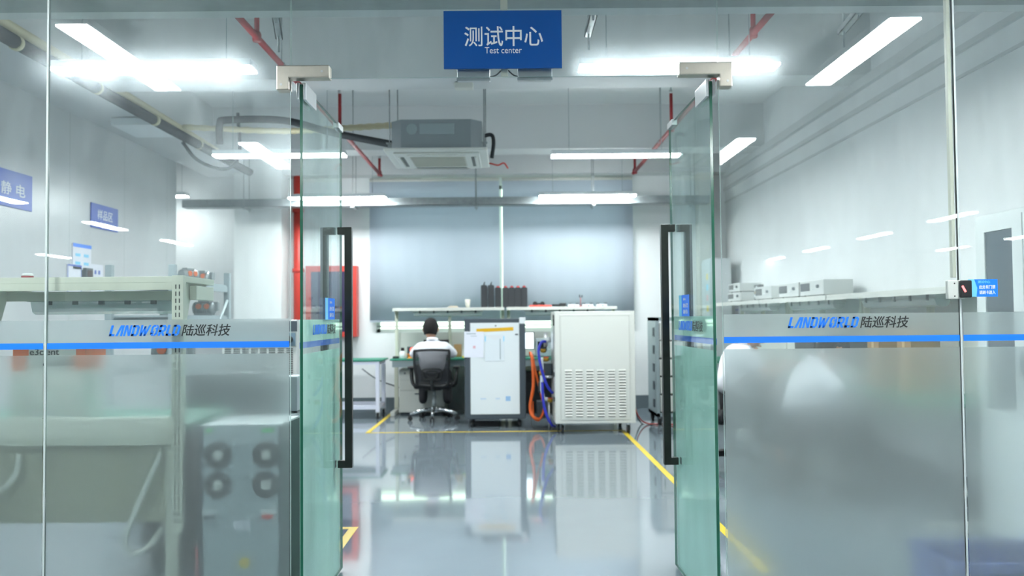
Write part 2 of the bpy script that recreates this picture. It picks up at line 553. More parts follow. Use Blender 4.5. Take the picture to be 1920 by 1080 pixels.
# yellow lines on the floor
def line(name, x0, x1, y0, y1, label):
    o = MB().box(x0, x1, y0, y1, 0.0, 0.0015).build(name, yellow_m)
    tag(o, label, 'floor line', 'yellow lines on the floor')
line('floor_line', 1.235, 1.285, 4.4, 9.87, 'long yellow floor line running from the right door to the big louvered cabinet')
line('floor_line', -1.62, 1.285, 9.87, 9.915, 'thin yellow floor line crossing the room in front of the office chair')
line('floor_line', -1.62, -1.57, 9.915, 12.0, 'short yellow floor line beside the white side table')
line('floor_line', -0.985, -0.935, 3.9, 5.38, 'short thick yellow floor line just behind the left glass door')
line('floor_line', -1.9, -0.935, 5.38, 5.43, 'yellow floor line crossing in front of the black bench end')

# ------------------------------------------------------------------ glass partition
def pane(name, x0, x1, z0, z1, label, film=True, joint=False):
    mb = MB()
    mb.box(x0, x1, YP, YP + 0.012, z0, z1)
    for f in mb.bm.faces:
        if abs(f.normal.y) < 0.5: f.material_index = 1
    mb.bm.normal_update()
    for f in mb.bm.faces:
        f.material_index = 0 if abs(f.normal.y) > 0.5 else 1
    o = mb.build(name, [glass_in, pane_edge_light])
    tag(o, label, None, None, 'structure')
    if film:
        MB().quad([(x0 + 0.004, YP - 0.0012, 0.03), (x1 - 0.004, YP - 0.0012, 0.03), (x1 - 0.004, YP - 0.0012, 1.134), (x0 + 0.004, YP - 0.0012, 1.134)]).build('frosted_film', frost, o)
        MB().quad([(x0 + 0.004, YP - 0.0012, 1.184), (x1 - 0.004, YP - 0.0012, 1.184), (x1 - 0.004, YP - 0.0012, 1.276), (x0 + 0.004, YP - 0.0012, 1.276)]).build('frosted_band', frost, o)
        MB().box(x0 + 0.004, x1 - 0.004, YP - 0.0026, YP - 0.0008, 1.159, 1.184).build('blue_stripe', logo_blue, o)
    return o
XL, XR = -0.895, 0.873
p1 = pane('window_2', -4.2, -1.897, 0.02, 2.725, 'outermost fixed glass pane on the left')
p2 = pane('window_3', -1.889, XL, 0.02, 2.725, 'fixed glass pane left of the doors, with frosted film and logo')
p3 = pane('window_4', XR, 1.845, 0.02, 2.725, 'fixed glass pane right of the doors, with frosted film and logo')
p4 = pane('window_5', 1.853, 3.05, 0.02, 2.725, 'outermost fixed glass pane on the right')
tp = pane('window_6', XL + 0.004, XR - 0.004, 2.265, 2.725, 'transom glass over the door opening', film=False)
struct('trim_joint_left', MB().box(-1.897, -1.889, YP - 0.001, YP + 0.013, 0.02, 2.725), silicone)
struct('trim_joint_right', MB().box(1.845, 1.853, YP - 0.001, YP + 0.013, 0.02, 2.725), silicone)
struct('trim_threshold', MB().box(-4.2, XL, YP - 0.01, YP + 0.022, 0, 0.03).box(XR, 3.05, YP - 0.01, YP + 0.022, 0, 0.03), alu)
logo(p2, (-1.387, YP - 0.0032, 1.232), (1, 0, 0), (0, 0, 1))
logo(p3, (1.384, YP - 0.0032, 1.240), (1, 0, 0), (0, 0, 1))
# corner patch fittings (belong to the transom)
for sx, xe in ((-1, XL), (1, XR)):
    mb = MB()
    a = xe - sx * 0.165; b = xe + sx * 0.052
    poly = [(a, 2.262), (a, 2.314), (b, 2.314), (b, 2.212), (xe + sx * 0.0, 2.212), (xe, 2.262)]
    mb.prism(poly, YP - 0.022, YP + 0.034)
    o = mb.build('patch_fitting', nickel, tp)
    bv = o.modifiers.new('bevel', 'BEVEL'); bv.width = 0.004; bv.segments = 3
    for px, pz in ((a - 0 + sx * 0.03, 2.288), (b - sx * 0.02, 2.235)):
        MB().cyl((px, YP - 0.0235, pz), (px, YP - 0.02, pz), 0.005).build('set_screw', alu, o)

# doors --------------------------------------------------------------------
def door(name, side, xh, ang, label):
    """leaf local frame: origin at the free-standing near edge, leaf runs along +Y, face towards the opening is -side*X"""
    t = thing(name, label, 'door', (xh, 3.655, 0), ang, None)
    W_, T_ = 0.855, 0.012
    z0, z1 = 0.012, 2.255
    mb = MB().box(-T_ / 2, T_ / 2, 0, W_, z0, z1)
    mb.bm.normal_update()
    for f in mb.bm.faces:
        f.material_index = 0 if abs(f.normal.x) > 0.5 else 1
    g = mb.build('glass_leaf', [glass_door, pane_edge], t)
    back = side  # film sits on the face away from the opening
    xf0, xf1 = sorted((back * 0.0075, back * 0.009))
    MB().box(xf0, xf1, 0.004, W_ - 0.004, z0 + 0.002, 1.125).build('frosted_film', frost_d, t)
    MB().box(xf0, xf1, 0.004, W_ - 0.004, 1.176, 1.270).build('frosted_band', frost_d, t)
    MB().box(xf0, xf1 , 0.004, W_ - 0.004, 1.150, 1.176).build('blue_stripe', mat('stripe_blue_behind_glass', (62, 118, 235), 0.4), t)
    right = (0, 1, 0) if side < 0 else (0, -1, 0)
    logo(t, (-side * 0.0068, 0.43, 1.226), right, (0, 0, 1))
    # blue card sticker
    s = -side
    st = MB().box(*sorted((s * 0.0062, s * 0.0072)), 0.44, 0.66, 1.27, 1.372).build('blue_sticker', logo_blue, t)
    ycol = 0.44 if side < 0 else 0.60
    MB().box(*sorted((s * 0.0072, s * 0.0076)), ycol, ycol + 0.06, 1.27, 1.372).build('sticker_band', sky_blue, st)
    yc = 0.585 if side < 0 else 0.515
    text('此处有门禁', 0.10, 0.02, sign_white, 'sticker_lettering', st, (s * 0.0076, yc, 1.322), right, (0, 0, 1))
    text('请刷卡进入', 0.10, 0.02, sign_white, 'sticker_lettering', st, (s * 0.0076, yc, 1.292), right, (0, 0, 1))
    text('测试中心', 0.055, 0.012, sign_white, 'sticker_lettering', st, (s * 0.0076, yc - (0.02 if side < 0 else -0.02), 1.352), right, (0, 0, 1))
    # pull handles on both faces
    ph_ = 0.745
    for q in (-1, 1):
        hb = MB()
        e0 = q * 0.0065; e1 = q * 0.078
        a0, a1 = sorted((e1, e1 - q * 0.036))
        hb.box(a0, a1, ph_ - 0.018, ph_ + 0.018, 0.535, 1.73, bev=0.002)
        for zz in (0.535, 1.694):
            b0, b1 = sorted((e0, e1 - q * 0.034))
            hb.box(b0, b1, ph_ - 0.018, ph_ + 0.018, zz, zz + 0.036, bev=0.002)
        hb.build('handle', black_h, t)
    # top pivot clamp and corner clip
    cl = MB().box(-0.02, -0.0075, -0.002, 0.2, 2.19, 2.262, bev=0.002).box(0.0075, 0.02, -0.002, 0.2, 2.19, 2.262, bev=0.002).box(-0.018, 0.018, 0.02, 0.2, 2.2555, 2.262)
    cl.build('top_clamp', mat('clamp_white_steel', (214, 218, 220), 0.3, 0.5), t)
    MB().cyl((0, 0.055, 2.262), (0, 0.055, 2.275), 0.009).build('pivot_pin', alu, t)
    MB().box(-0.014, 0.014, W_ - 0.12, W_ + 0.003, 2.232, 2.262, bev=0.002).build('corner_clip', alu, t)
    MB().box(-0.02, 0.02, 0.0, 0.16, 0.004, 0.06, bev=0.002).build('bottom_clamp', nickel, t)
    return t
door('door_1', -1, -0.862, 0.0, 'open glass door leaf on the left, hinged at the left glass pane')['kind'] = 'structure'
door('door_2', 1, 0.852, math.radians(1.0), 'open glass door leaf on the right, hinged at the right glass pane')['kind'] = 'structure'

# hanging sign on the transom
sg = thing('hanging_sign', 'blue sign reading Test center on the glass above the doors', 'sign', (-0.017, YP - 0.012, 2.415))
MB().box(-0.243, 0.243, -0.006, 0.006, -0.12, 0.12, bev=0.001).build('sign_board', sign_blue, sg)
text('测试中心', 0.322, 0.082, sign_white, 'sign_characters', sg, (0.004, -0.0066, 0.013), (1, 0, 0), (0, 0, 1), 0, 0.006)
text('Test center', 0.152, 0.026, sign_white, 'sign_lettering', sg, (0.002, -0.0066, -0.045), (1, 0, 0), (0, 0, 1))
for x in (-0.15, 0.15):
    MB().box(x - 0.01, x + 0.01, 0.006, 0.0115, -0.1, 0.1).build('adhesive_strip', paper, sg)
# magnetic lock plates, cable duct
for i, (xa, xb) in enumerate(((-0.207, -0.072), (0.044, 0.186))):
    t = thing('lock_magnet', ('left' if i == 0 else 'right') + ' grey lock magnet on the transom edge under the blue sign', 'lock', ((xa + xb) / 2, YP + 0.035, 2.258), group='lock magnets above the doors')
    h = (xb - xa) / 2
    MB().box(-h, h, -0.022, 0.025, 0.0, 0.048, bev=0.002).build('magnet_body', alu, t)
    MB().box(-h - 0.002, h + 0.002, -0.0225, -0.016, -0.004, 0.006).build('mounting_plate', galv, t)
dc = MB().box(-0.026, 0.004, YP + 0.014, YP + 0.034, 2.27, 2.725, bev=0.002).build('cable_duct', mat('cream_plastic', (208, 208, 192), 0.5))
tag(dc, 'cream plastic cable duct running down the transom behind the blue sign', 'cable duct')
cb = MB().tube([(-0.09, YP + 0.03, 2.272), (-0.05, YP + 0.03, 2.278), (-0.02, YP + 0.036, 2.305)], 0.003, smoothpts=6).tube([(0.065, YP + 0.03, 2.272), (0.03, YP + 0.03, 2.278), (0.0, YP + 0.036, 2.305)], 0.003, smoothpts=6).build('lock_cable', black_p)
tag(cb, 'two thin black cables running from the duct to the lock magnets', 'cable')
# card reader on the right pane
rd = thing('card_reader', 'black card reader with red light on a white box on the right glass', 'card reader', (1.845, YP - 0.006, 1.372))
MB().box(-0.058, 0.014, -0.016, 0.005, -0.042, 0.035, bev=0.004).build('mounting_box', off_white, rd)
MB().box(-0.013, 0.034, -0.032, -0.0165, -0.036, 0.034, bev=0.004).build('reader_body', black_p, rd)
MB().box(-0.004, 0.004, -0.0335, -0.0322, -0.015, 0.013, rot=Matrix.Rotation(math.radians(-28), 3, 'Y')).build('red_light', mat('red_light', (255, 110, 110), 0.4, emit=2.0), rd)
for zz in (0.022, -0.03):
    MB().cyl((-0.03, -0.0175, zz), (-0.03, -0.0158, zz), 0.003).build('screw', slot_dark, rd)
lb = thing('reader_label', 'blue label with white writing about swiping a card, right of the card reader', 'label', (1.94, YP - 0.0015, 1.375))
MB().box(-0.058, 0.062, -0.0008, 0.0008, -0.036, 0.036).build('label_sheet', logo_blue, lb)
MB().prism([(-0.058, -0.036), (-0.026, -0.036), (-0.022, 0.0), (-0.034, 0.036), (-0.058, 0.036)], -0.0014, -0.0009).build('label_band', sky_blue, lb)
text('此处有门禁', 0.066, 0.015, sign_white, 'label_lettering', lb, (0.019, -0.001, 0.004), (1, 0, 0), (0, 0, 1), 0, 0.02)
text('请刷卡进入', 0.066, 0.015, sign_white, 'label_lettering', lb, (0.019, -0.001, -0.018), (1, 0, 0), (0, 0, 1), 0, 0.02)
text('测试中心', 0.05, 0.011, sky_blue, 'label_lettering', lb, (0.006, -0.001, 0.025), (1, 0, 0), (0, 0, 1), 0, 0.02)
vd = MB().box(1.826, 1.842, YP + 0.013, YP + 0.035, 1.42, 2.725, bev=0.002).build('cable_duct', MATS['cream_plastic'])
tag(vd, 'narrow cream cable duct running up the glass from the card reader', 'cable duct')

# ------------------------------------------------------------------ lights
def lamp(label, x, y, along, mt, group, z=2.79, L_=1.22, top=3.8, w=0.15):
    t = thing('ceiling_light', label, 'ceiling light', (x, y, z), 0 if along == 'X' else PI / 2, group)
    MB().box(-L_ / 2, L_ / 2, -w / 2, w / 2, 0.012, 0.055, bev=0.006).build('housing', cab_white, t)
    MB().box(-L_ / 2 + 0.004, L_ / 2 - 0.004, -w / 2 + 0.004, w / 2 - 0.004, 0.0, 0.011).build('diffuser', mt, t)
    for sx in (-1, 1):
        MB().cyl((sx * L_ * 0.36, 0, 0.054), (sx * L_ * 0.36, 0, top - z), 0.0025, n=6).build('suspension_wire', steel_g, t)
    return t
g1 = 'long lights hanging in the test room'
lamp('nearest left hanging light of the test room, running crosswise', -2.15, 5.32, 'X', lamp_e, g1)
lamp('nearest right hanging light of the test room, behind the right patch fitting', 1.05, 5.35, 'X', lamp_e, g1)
lamp('middle left hanging light of the test room, seen across the open left door', -2.12, 8.15, 'X', lamp_e, g1)
lamp('middle right hanging light of the test room, right of the air conditioner', 1.02, 8.3, 'X', lamp_e, g1)
lamp('farthest left hanging light of the test room, in front of the red riser pipe', -2.15, 11.05, 'X', lamp_e, g1)
lamp('farthest right hanging light of the test room, before the right window blind', 1.0, 11.05, 'X', lamp_e, g1)
lamp('light in the passage beyond the end of the grey left wall', -4.55, 11.75, 'X', mat('dim_lamp_diffuser', (241, 248, 249), 0.4, emit=48), g1, z=2.93, L_=0.5)
g2 = 'corridor lights mirrored in the glass'
cl_ = [(-2.24, 4.5, 'corridor light mirrored as the big slanting bar in the left glass'),
       (-2.24, 7.55, 'corridor light mirrored as the small slanting bar beside the left door'),
       (2.06, 4.5, 'corridor light mirrored as the big slanting bar in the right glass'),
       (2.06, 7.55, 'corridor light mirrored right beside the open right door'),
       (-6.25, 10.0, 'corridor light mirrored over the blue wall sign at the left edge'),
       (-6.45, 13.45, 'corridor light mirrored under the small blue wall sign'),
       (-6.5, 16.6, 'corridor light mirrored over the far end of the grey wall'),
       (-10.55, 19.8, 'corridor light mirrored near the left glass joint, small and faint'),
       (7.0, 13.2, 'corridor light mirrored just left of the narrow cream cable duct'),
       (7.1, 16.4, 'corridor light mirrored on the white right wall, longest of that row'),
       (7.15, 19.8, 'corridor light mirrored on the white right wall, second from the door'),
       (7.2, 23.1, 'corridor light mirrored on the white right wall, nearest to the door'),
       (10.3, 16.8, 'corridor light mirrored over the metal locker at the right edge'),
       (10.4, 19.9, 'corridor light mirrored right of the narrow cream cable duct')]
for x, v, lab in cl_:
    lamp(lab, x, 7.2 - v - 0.62, 'Y', lamp_c, g2, z=2.79, L_=1.28, top=2.95, w=0.17)

# ------------------------------------------------------------------ overhead: pipes, tray, air conditioner
def sprinkler(x, z, label, risers):
    t = thing('sprinkler_pipe', label, 'pipe', (x, 0, z), group='red sprinkler pipes')
    MB().cyl((0, 4.25, 0), (0, 11.6, 0), 0.022).build('pipe', pipe_red, t)
    for y, h in risers:
        r = MB().cyl((0, y, 0), (0, y, h), 0.017).lathe([(0.026, -0.03), (0.03, -0.02), (0.03, 0.02), (0.022, 0.04)], (0, y, 0.0)).build('riser', pipe_red, t)
        MB().lathe([(0.018, 0), (0.02, 0.03), (0.008, 0.04), (0.006, 0.07), (0.02, 0.075), (0.02, 0.08)], (0, y, h)).build('sprinkler_head', alu, r)
    for y in (6.5, 9.5):
        MB().cyl((0, y, 0), (0, y, 3.8 - z), 0.005, n=6).lathe([(0.026, -0.015), (0.026, 0.015)], (0, y, 0)).build('pipe_hanger', galv, t)
    return t
sprinkler(-1.68, 3.17, 'red sprinkler pipe overhead on the left, crossing the left door', [(5.86, 0.3), (8.76, 0.36), (11.45, 0.2)])
sprinkler(1.66, 3.17, 'red sprinkler pipe overhead on the right, crossing the right door', [(5.86, 0.3), (8.85, 0.36), (11.45, 0.2)])
# cable tray at the back
ct = thing('cable_tray', 'grey steel cable tray hanging across the back in front of the blinds', 'cable tray', (0, 11.4, 2.73))
MB().box(-4.2, 2.6, -0.1, -0.085, 0, 0.1).box(-4.2, 2.6, 0.085, 0.1, 0, 0.1).box(-4.2, 2.6, -0.1, 0.1, 0, 0.006).build('tray', galv, ct)
for x in (-3.4, -2.0, -0.42, 1.1, 2.4):
    MB().cyl((x, -0.12, -0.04), (x, -0.12, 1.07), 0.005, n=6).cyl((x, 0.12, -0.04), (x, 0.12, 1.07), 0.005, n=6).box(x - 0.02, x + 0.02, -0.14, 0.14, -0.02, -0.001).build('tray_hanger', galv, ct)
# strut hangers near the glass
def strut(label, x, y, a):
    t = thing('strut_hanger', label, 'bracket', (x, y, 2.86), a, 'strut hangers near the lintel')
    MB().box(-0.02, 0.02, -0.2, 0.2, 0, 0.006).box(-0.02, -0.015, -0.2, 0.2, 0, 0.035).box(0.015, 0.02, -0.2, 0.2, 0, 0.035).build('strut', galv, t)
    MB().cyl((0, -0.14, -0.02), (0, -0.14, 0.94), 0.006, n=8).cyl((0, 0.14, -0.09), (0, 0.14, 0.94), 0.006, n=8).build('threaded_rod', galv, t)
strut('left galvanised strut hanger below the concrete lintel', -1.25, 4.75, math.radians(12))
strut('middle galvanised strut hanger, right of the blue Test center sign', 0.46, 4.75, 0)
strut('right galvanised strut hanger, above the big right light reflection', 1.88, 4.75, math.radians(-6))
# left bundle of insulated pipes along the side beam
pb = thing('insulated_pipe', 'thick black insulated pipe strapped along the left side beam', 'pipe', (0, 0, 0))
MB().tube([(-3.43, 4.3, 3.24), (-3.43, 7, 3.22), (-3.43, 9.6, 3.22), (-3.3, 11.2, 3.16)], 0.05, smoothpts=4).build('pipe', foam_black, pb)
MB().tube([(-3.455, 4.3, 3.34), (-3.455, 8, 3.32), (-3.455, 11.2, 3.27)], 0.035, smoothpts=4).build('drain_hose', hose_cream, pb)
for y in (4.9, 6.1, 7.3, 8.5, 9.7):
    MB().lathe([(0.052, -0.02), (0.055, -0.016), (0.055, 0.016), (0.052, 0.02)], (-3.43, y, 3.222), axis='Y').build('strap', hose_cream, pb)
c1 = MB().tube([(-3.42, 9.2, 3.15), (-3.3, 9.3, 2.98), (-3.1, 9.4, 2.9), (-2.95, 9.4, 2.93), (-2.88, 9.4, 3.1), (-2.9, 9.4, 3.5)], 0.018, smoothpts=8).build('sagging_cable', foam_black)
tag(c1, 'black cable sagging below the left side beam', 'cable')
dp = MB().box(-3.9, -3.45, 8.6, 9.2, 3.2, 3.27).build('access_panel', cab_white)
tag(dp, 'white flat panel under the left side beam, beside the sagging cable', 'panel')
ip = MB().tube([(-2.83, 8.6, 3.0), (-2.83, 8.6, 3.2), (-2.75, 8.6, 3.24), (-2.2, 8.6, 3.23), (-1.7, 8.6, 3.1), (-1.1, 8.45, 2.95)], 0.036, smoothpts=8).build('refrigerant_pipe', foam_black)
tag(ip, 'black insulated pipe curving from the left beam to the air conditioner', 'pipe')
mb = MB()
pts = catmull([Vector(p) for p in [(-3.3, 8.9, 3.24), (-2.3, 8.8, 3.17), (-1.7, 8.75, 3.18), (-1.06, 8.7, 3.05 + 0.15)]], 14)
mb.tube(pts, [0.034 if i % 2 else 0.026 for i in range(len(pts))])
hs = mb.build('drain_hose', hose_cream)
tag(hs, 'cream ribbed drain hose running to the air conditioner', 'hose')
# air conditioner
ac = thing('air_conditioner', 'ceiling cassette air conditioner with grey casing and white panel, hanging on rods', 'air conditioner', (-0.66, 8.45, 2.80))
a = 0.42; c = 0.1
octo = [(-a + c, -a), (a - c, -a), (a, -a + c), (a, a - c), (a - c, a), (-a + c, a), (-a, a - c), (-a, -a + c)]
body = MB().prism(octo, 0.03, 0.30, 'Z').build('casing', ac_grey, ac)
MB().lathe([(0.05, 0), (0.05, 0.004), (0.045, 0.004)], (-0.22, -a - 0.004, 0.21), axis='Y').build('knockout', steel_g, body)
MB().box(-0.15, 0.17, -a - 0.004, -a + 0.002, 0.16, 0.26, bev=0.002).build('label_plate', steel_g, body)
pn = MB()
pn.prism([(-0.475, -0.475), (0.475, -0.475), (0.475, 0.475), (-0.475, 0.475)], 0.0, 0.03, 'Z')
pn.prism([(-0.40, -0.40), (0.40, -0.40), (0.40, 0.40), (-0.40, 0.40)], -0.018, 0.0, 'Z')
pn_o = pn.build('panel', ac_white, ac)
pn_o.modifiers.new('bevel', 'BEVEL').width = 0.01
gr = MB()
for k in range(18):
    y = -0.24 + k * 0.028
    gr.box(-0.25, 0.25, y, y + 0.012, -0.024, -0.019)
gr.box(-0.26, 0.26, -0.26, 0.26, -0.0195, -0.018)
gr.build('intake_grille', mat('grille_beige', (196, 196, 184), 0.5), pn_o)
for k in range(4):
    R4 = Matrix.Rotation(k * PI / 2, 3, 'Z')
    q = MB()
    q.box(-0.25, 0.25, 0.315, 0.345, -0.0205, -0.0182)
    o = q.build('outlet_slot', mat('outlet_slot', (90, 96, 94), 0.5), pn_o)
    o.rotation_euler = (0, 0, k * PI / 2)
    f_ = MB().box(-0.27, 0.27, 0.347, 0.37, -0.03, -0.0182, bev=0.004).build('louvre', ac_white, pn_o)
    f_.rotation_euler = (0, 0, k * PI / 2)
for x in (-0.44, 0.44):
    for y in (-0.3, 0.3):
        MB().cyl((x, y, 0.05), (x, y, 1.0), 0.006, n=8).box(x - 0.03, x + 0.03, y - 0.03, y + 0.03, 0.1, 0.108).box(x - 0.015, x + 0.015, y - 0.02, y + 0.02, 0.04, 0.1).build('hanging_rod', galv, ac)
ft = MB().tube([(0.475, 0.2, 0.0), (0.56, 0.2, -0.02), (0.62, 0.2, -0.0), (0.66, 0.22, -0.05)], 0.008, smoothpts=5).build('red_ribbon', red_paint, ac)
el = MB().tube([(0.42, 0.2, 0.27), (0.5, 0.2, 0.28), (0.52, 0.2, 0.2), (0.5, 0.2, 0.05)], 0.02, smoothpts=5).build('elbow_pipe', foam_black, ac)
sd = thing('ceiling_sensor', 'small white box sensor under the near ceiling beam, left of the sign', 'sensor', (-0.37, 7.45, 3.28))
MB().box(-0.08, 0.08, -0.05, 0.05, -0.055, -0.005, bev=0.008).build('sensor_body', off_white, sd)
MB().box(-0.07, 0.07, -0.045, 0.045, -0.006, 0).build('base_plate', dark_g, sd)

# ------------------------------------------------------------------ back wall things
def blind(x0, x1, z0, z1, label):
    t = thing('window_blind', label, 'window blind', ((x0 + x1) / 2, 12.2, 0), group='roller blinds')
    h = (x1 - x0) / 2
    n = 60
    mb = MB()
    cols = []
    for i in range(n + 1):
        x = -h + 2 * h * i / n
        y = 0.006 * math.sin(i * 0.31) + 0.004 * math.sin(i * 0.83 + x0)
        cols.append([mb.bm.verts.new((x, y * k + d, z)) for z, k in ((z0, 1.0), ((z0 + z1) / 2, 0.7), (z1 - 0.05, 0.1)) for d in (0, 0.0025)])
    for a_, b_ in zip(cols, cols[1:]):
        for k in (0, 2):
            for d in (0, 1):
                f = mb.bm.faces.new((a_[k + d], b_[k + d], b_[k + 2 + d], a_[k + 2 + d])); f.smooth = True
        mb.bm.faces.new((a_[0], b_[0], b_[1], a_[1]))
    mb.build('fabric', blind_m, t)
    MB().cyl((-h, 0.02, z1 - 0.03), (h, 0.02, z1 - 0.03), 0.03).build('roller', off_white, t)
    MB().box(-h, h, -0.012, 0.012, z0 - 0.02, z0 + 0.003, bev=0.003).build('bottom_bar', blind_m, t)
    return t
blind(-1.93, -0.125, 1.245, 3.23, 'grey-blue window blind on the left, behind the seated man')
blind(-0.085, 1.73, 1.245, 3.23, 'grey-blue window blind on the right, behind the big louvered cabinet')

fh = thing('fire_hose_cabinet', 'red framed fire hose cabinet on the back wall beside the left blind', 'fire hose cabinet', (-2.45, 12.3, 1.03))
MB().box(-0.35, 0.35, -0.16, -0.002, 0, 0.98).build('box_body', red_paint, fh)
fr = MB()
for q in ((-0.35, 0.35, 0, 0.07), (-0.35, 0.35, 0.9, 0.98), (-0.35, -0.28, 0.07, 0.9), (0.28, 0.35, 0.07, 0.9)):
    fr.box(q[0], q[1], -0.185, -0.162, q[2], q[3])
fr.build('door_frame', red_paint, fh)
MB().box(-0.28, 0.28, -0.175, -0.17, 0.07, 0.9).build('door_panel', mat('navy_panel', (50, 44, 74), 0.15), fh)
MB().cyl((0.24, -0.19, 0.5), (0.24, -0.19, 0.58), 0.008).build('door_handle', chrome, fh)
rp = thing('riser_pipe', 'thick red vertical riser pipe against the back wall, left of the fire hose cabinet', 'pipe', (-2.9, 12.12, 0))
MB().cyl((0, 0, 0), (0, 0, 3.75), 0.065, n=24).build('pipe', red_paint, rp)
for z in (0.9, 1.95, 2.78):
    MB().lathe([(0.068, -0.03), (0.082, -0.025), (0.082, 0.025), (0.068, 0.03)], (0, 0, z), n=24).build('pipe_coupling', red_paint, rp)

# ------------------------------------------------------------------ left wall signs and notices (X = -4.2, facing +X)
def wall_sign(name, label, cat, y0, y1, z0, z1, m, lines, header=None, group=None):
    t = thing(name, label, cat, (-4.2, (y0 + y1) / 2, (z0 + z1) / 2), group=group)
    h = (y1 - y0) / 2; v = (z1 - z0) / 2
    MB().box(0.002, 0.014, -h, h, -v, v, bev=0.001).build('board', m, t)
    if header:
        MB().box(0.0142, 0.016, -h, h, v - header, v).build('header', logo_blue, t)
    for s, w_, hh, yy, zz, mm in lines:
        text(s, w_, hh, mm, 'lettering', t, (0.0145, yy, zz), (0, 1, 0), (0, 0, 1), 0, 0.01)
    return t
wall_sign('wall_sign', 'large blue wall sign with white characters at the left edge', 'sign', 6.75, 7.72, 2.24, 2.55, sign_blue2,
          [('静 电', 0.36, 0.105, 0.19, 0.0, sign_white)], group='blue signs on the grey wall')
wall_sign('wall_sign', 'small blue wall sign with three white characters, farther along the grey wall', 'sign', 8.82, 9.42, 2.22, 2.47, sign_blue2,
          [('样品区', 0.34, 0.10, 0, 0.02, sign_white), ('Sample area', 0.20, 0.03, 0, -0.065, sign_white)], group='blue signs on the grey wall')
nt1 = wall_sign('wall_notice', 'white notice with a blue header, uppermost on the grey wall', 'notice', 8.45, 8.82, 1.78, 2.03, paper, [], 0.035, 'notices on the grey wall')
for k in range(4):
    MB().box(0.0145, 0.0155, -0.14 + 0.17 * (k % 2), -0.04 + 0.17 * (k % 2), 0.0 - 0.08 * (k // 2), 0.03 - 0.08 * (k // 2)).build('print_block', sky_blue, nt1)
nt2 = wall_sign('wall_notice', 'blue edged notice low on the grey wall, left of the small dark box', 'notice', 8.35, 8.62, 1.45, 1.82, paper, [], None, 'notices on the grey wall')
MB().box(0.0145, 0.0155, -0.135, 0.135, 0.17, 0.185).box(0.0145, 0.0155, -0.135, -0.125, -0.18, 0.17).box(0.0145, 0.0155, 0.125, 0.135, -0.18, 0.17).build('blue_border', sign_blue2, nt2)
nt3 = wall_sign('wall_notice', 'white notice with small blue symbols, right of the small dark box', 'notice', 8.82, 9.08, 1.45, 1.85, paper, [], None, 'notices on the grey wall')
for k in range(6):
    MB().box(0.0145, 0.0155, -0.06 + 0.08 * (k % 2), -0.02 + 0.08 * (k % 2), 0.1 - 0.08 * (k // 2), 0.14 - 0.08 * (k // 2)).build('print_block', sign_blue2, nt3)
wb2 = thing('wall_terminal', 'small dark box mounted on the grey wall between two notices', 'terminal', (-4.2, 8.72, 1.7))
MB().box(0.001, 0.05, -0.07, 0.07, -0.02, 0.1, bev=0.005).build('terminal_body', dark_g, wb2)
MB().box(0.0505, 0.052, -0.05, 0.05, 0.0, 0.08).build('screen', screen_off, wb2)

# ------------------------------------------------------------------ tri-proof lamp under a shelf
def shelf_lamp(label, x, y, z, rz, L_=1.25, group='sealed lamps under the shelves'):
    t = thing('shelf_lamp', label, 'lamp', (x, y, z), rz, group)
    h = L_ / 2
    prof = [(-0.05, 0), (0.05, 0), (0.058, -0.035), (-0.058, -0.035)]
    MB().prism(prof, -h, h, 'X').build('housing', lampbody, t)
    MB().prism([(-0.056, -0.036), (0.056, -0.036), (0.04, -0.08), (0.015, -0.092), (-0.015, -0.092), (-0.04, -0.08)], -h + 0.015, h - 0.015, 'X').build('cover', lamp_cover, t)
    for k in (-1, 1):
        MB().cyl((-h + 0.06, k * 0.022, -0.055), (h - 0.06, k * 0.022, -0.055), 0.011, n=10).build('tube', cab_white, t)
    for k in range(5):
        x_ = -h + 0.1 + k * (L_ - 0.2) / 4
        MB().box(x_ - 0.012, x_ + 0.012, -0.064, -0.056, -0.05, -0.012).box(x_ - 0.012, x_ + 0.012, 0.056, 0.064, -0.05, -0.012).build('clip', dark_g, t)
    return t

# ------------------------------------------------------------------ left bench against the glass
lb_ = thing('workbench', 'beige steel workbench standing against the left glass pane', 'workbench', (-1.925, 3.895, 0), group='steel workbenches')
X0, X1 = -0.95, 0.55       # local x
MB().box(X0, X1, -0.22, 0.5, 0.80, 0.835, bev=0.004).build('tabletop', green_mat, lb_)
MB().box(X0, X1 - 0.02, -0.235, -0.205, 0.757, 0.872, bev=0.004).build('back_rail', beige, lb_)
MB().box(X0, X1 - 0.02, -0.197, -0.18, 0.435, 0.755, bev=0.002).build('modesty_panel', beige2, lb_)
def perf_post(x, z0=0.405, z1=1.458):
    p = MB().box(x - 0.024, x + 0.024, -0.27, -0.237, z0, z1, bev=0.002).build('upright', beige, lb_)
    s_ = MB()
    n = int((z1 - z0 - 0.06) / 0.029)
    for k in range(n):
        z = z0 + 0.04 + k * 0.029
        for sx in (-0.009, 0.006):
            s_.box(x + sx, x + sx + 0.0045, -0.2715, -0.2695, z, z + 0.018)
    s_.build('slots', slot_dark, p)
perf_post(0.56)
perf_post(-0.22 - 0.7)
for x in (X0 + 0.03, X1 - 0.03):
    for y in (-0.19, 0.45):
        MB().box(x - 0.025, x + 0.025, y - 0.025, y + 0.025, 0.0, 0.8, bev=0.002).build('leg', beige, lb_)
MB().box(X0, X1 + 0.03, -0.235, 0.12, 1.43, 1.456, bev=0.002).box(X0, X1 + 0.03, -0.235, -0.228, 1.40, 1.43).build('shelf', beige, lb_)
MB().box(X0, X1, -0.1, -0.09, 1.36, 1.40).build('shelf_rail', beige, lb_)
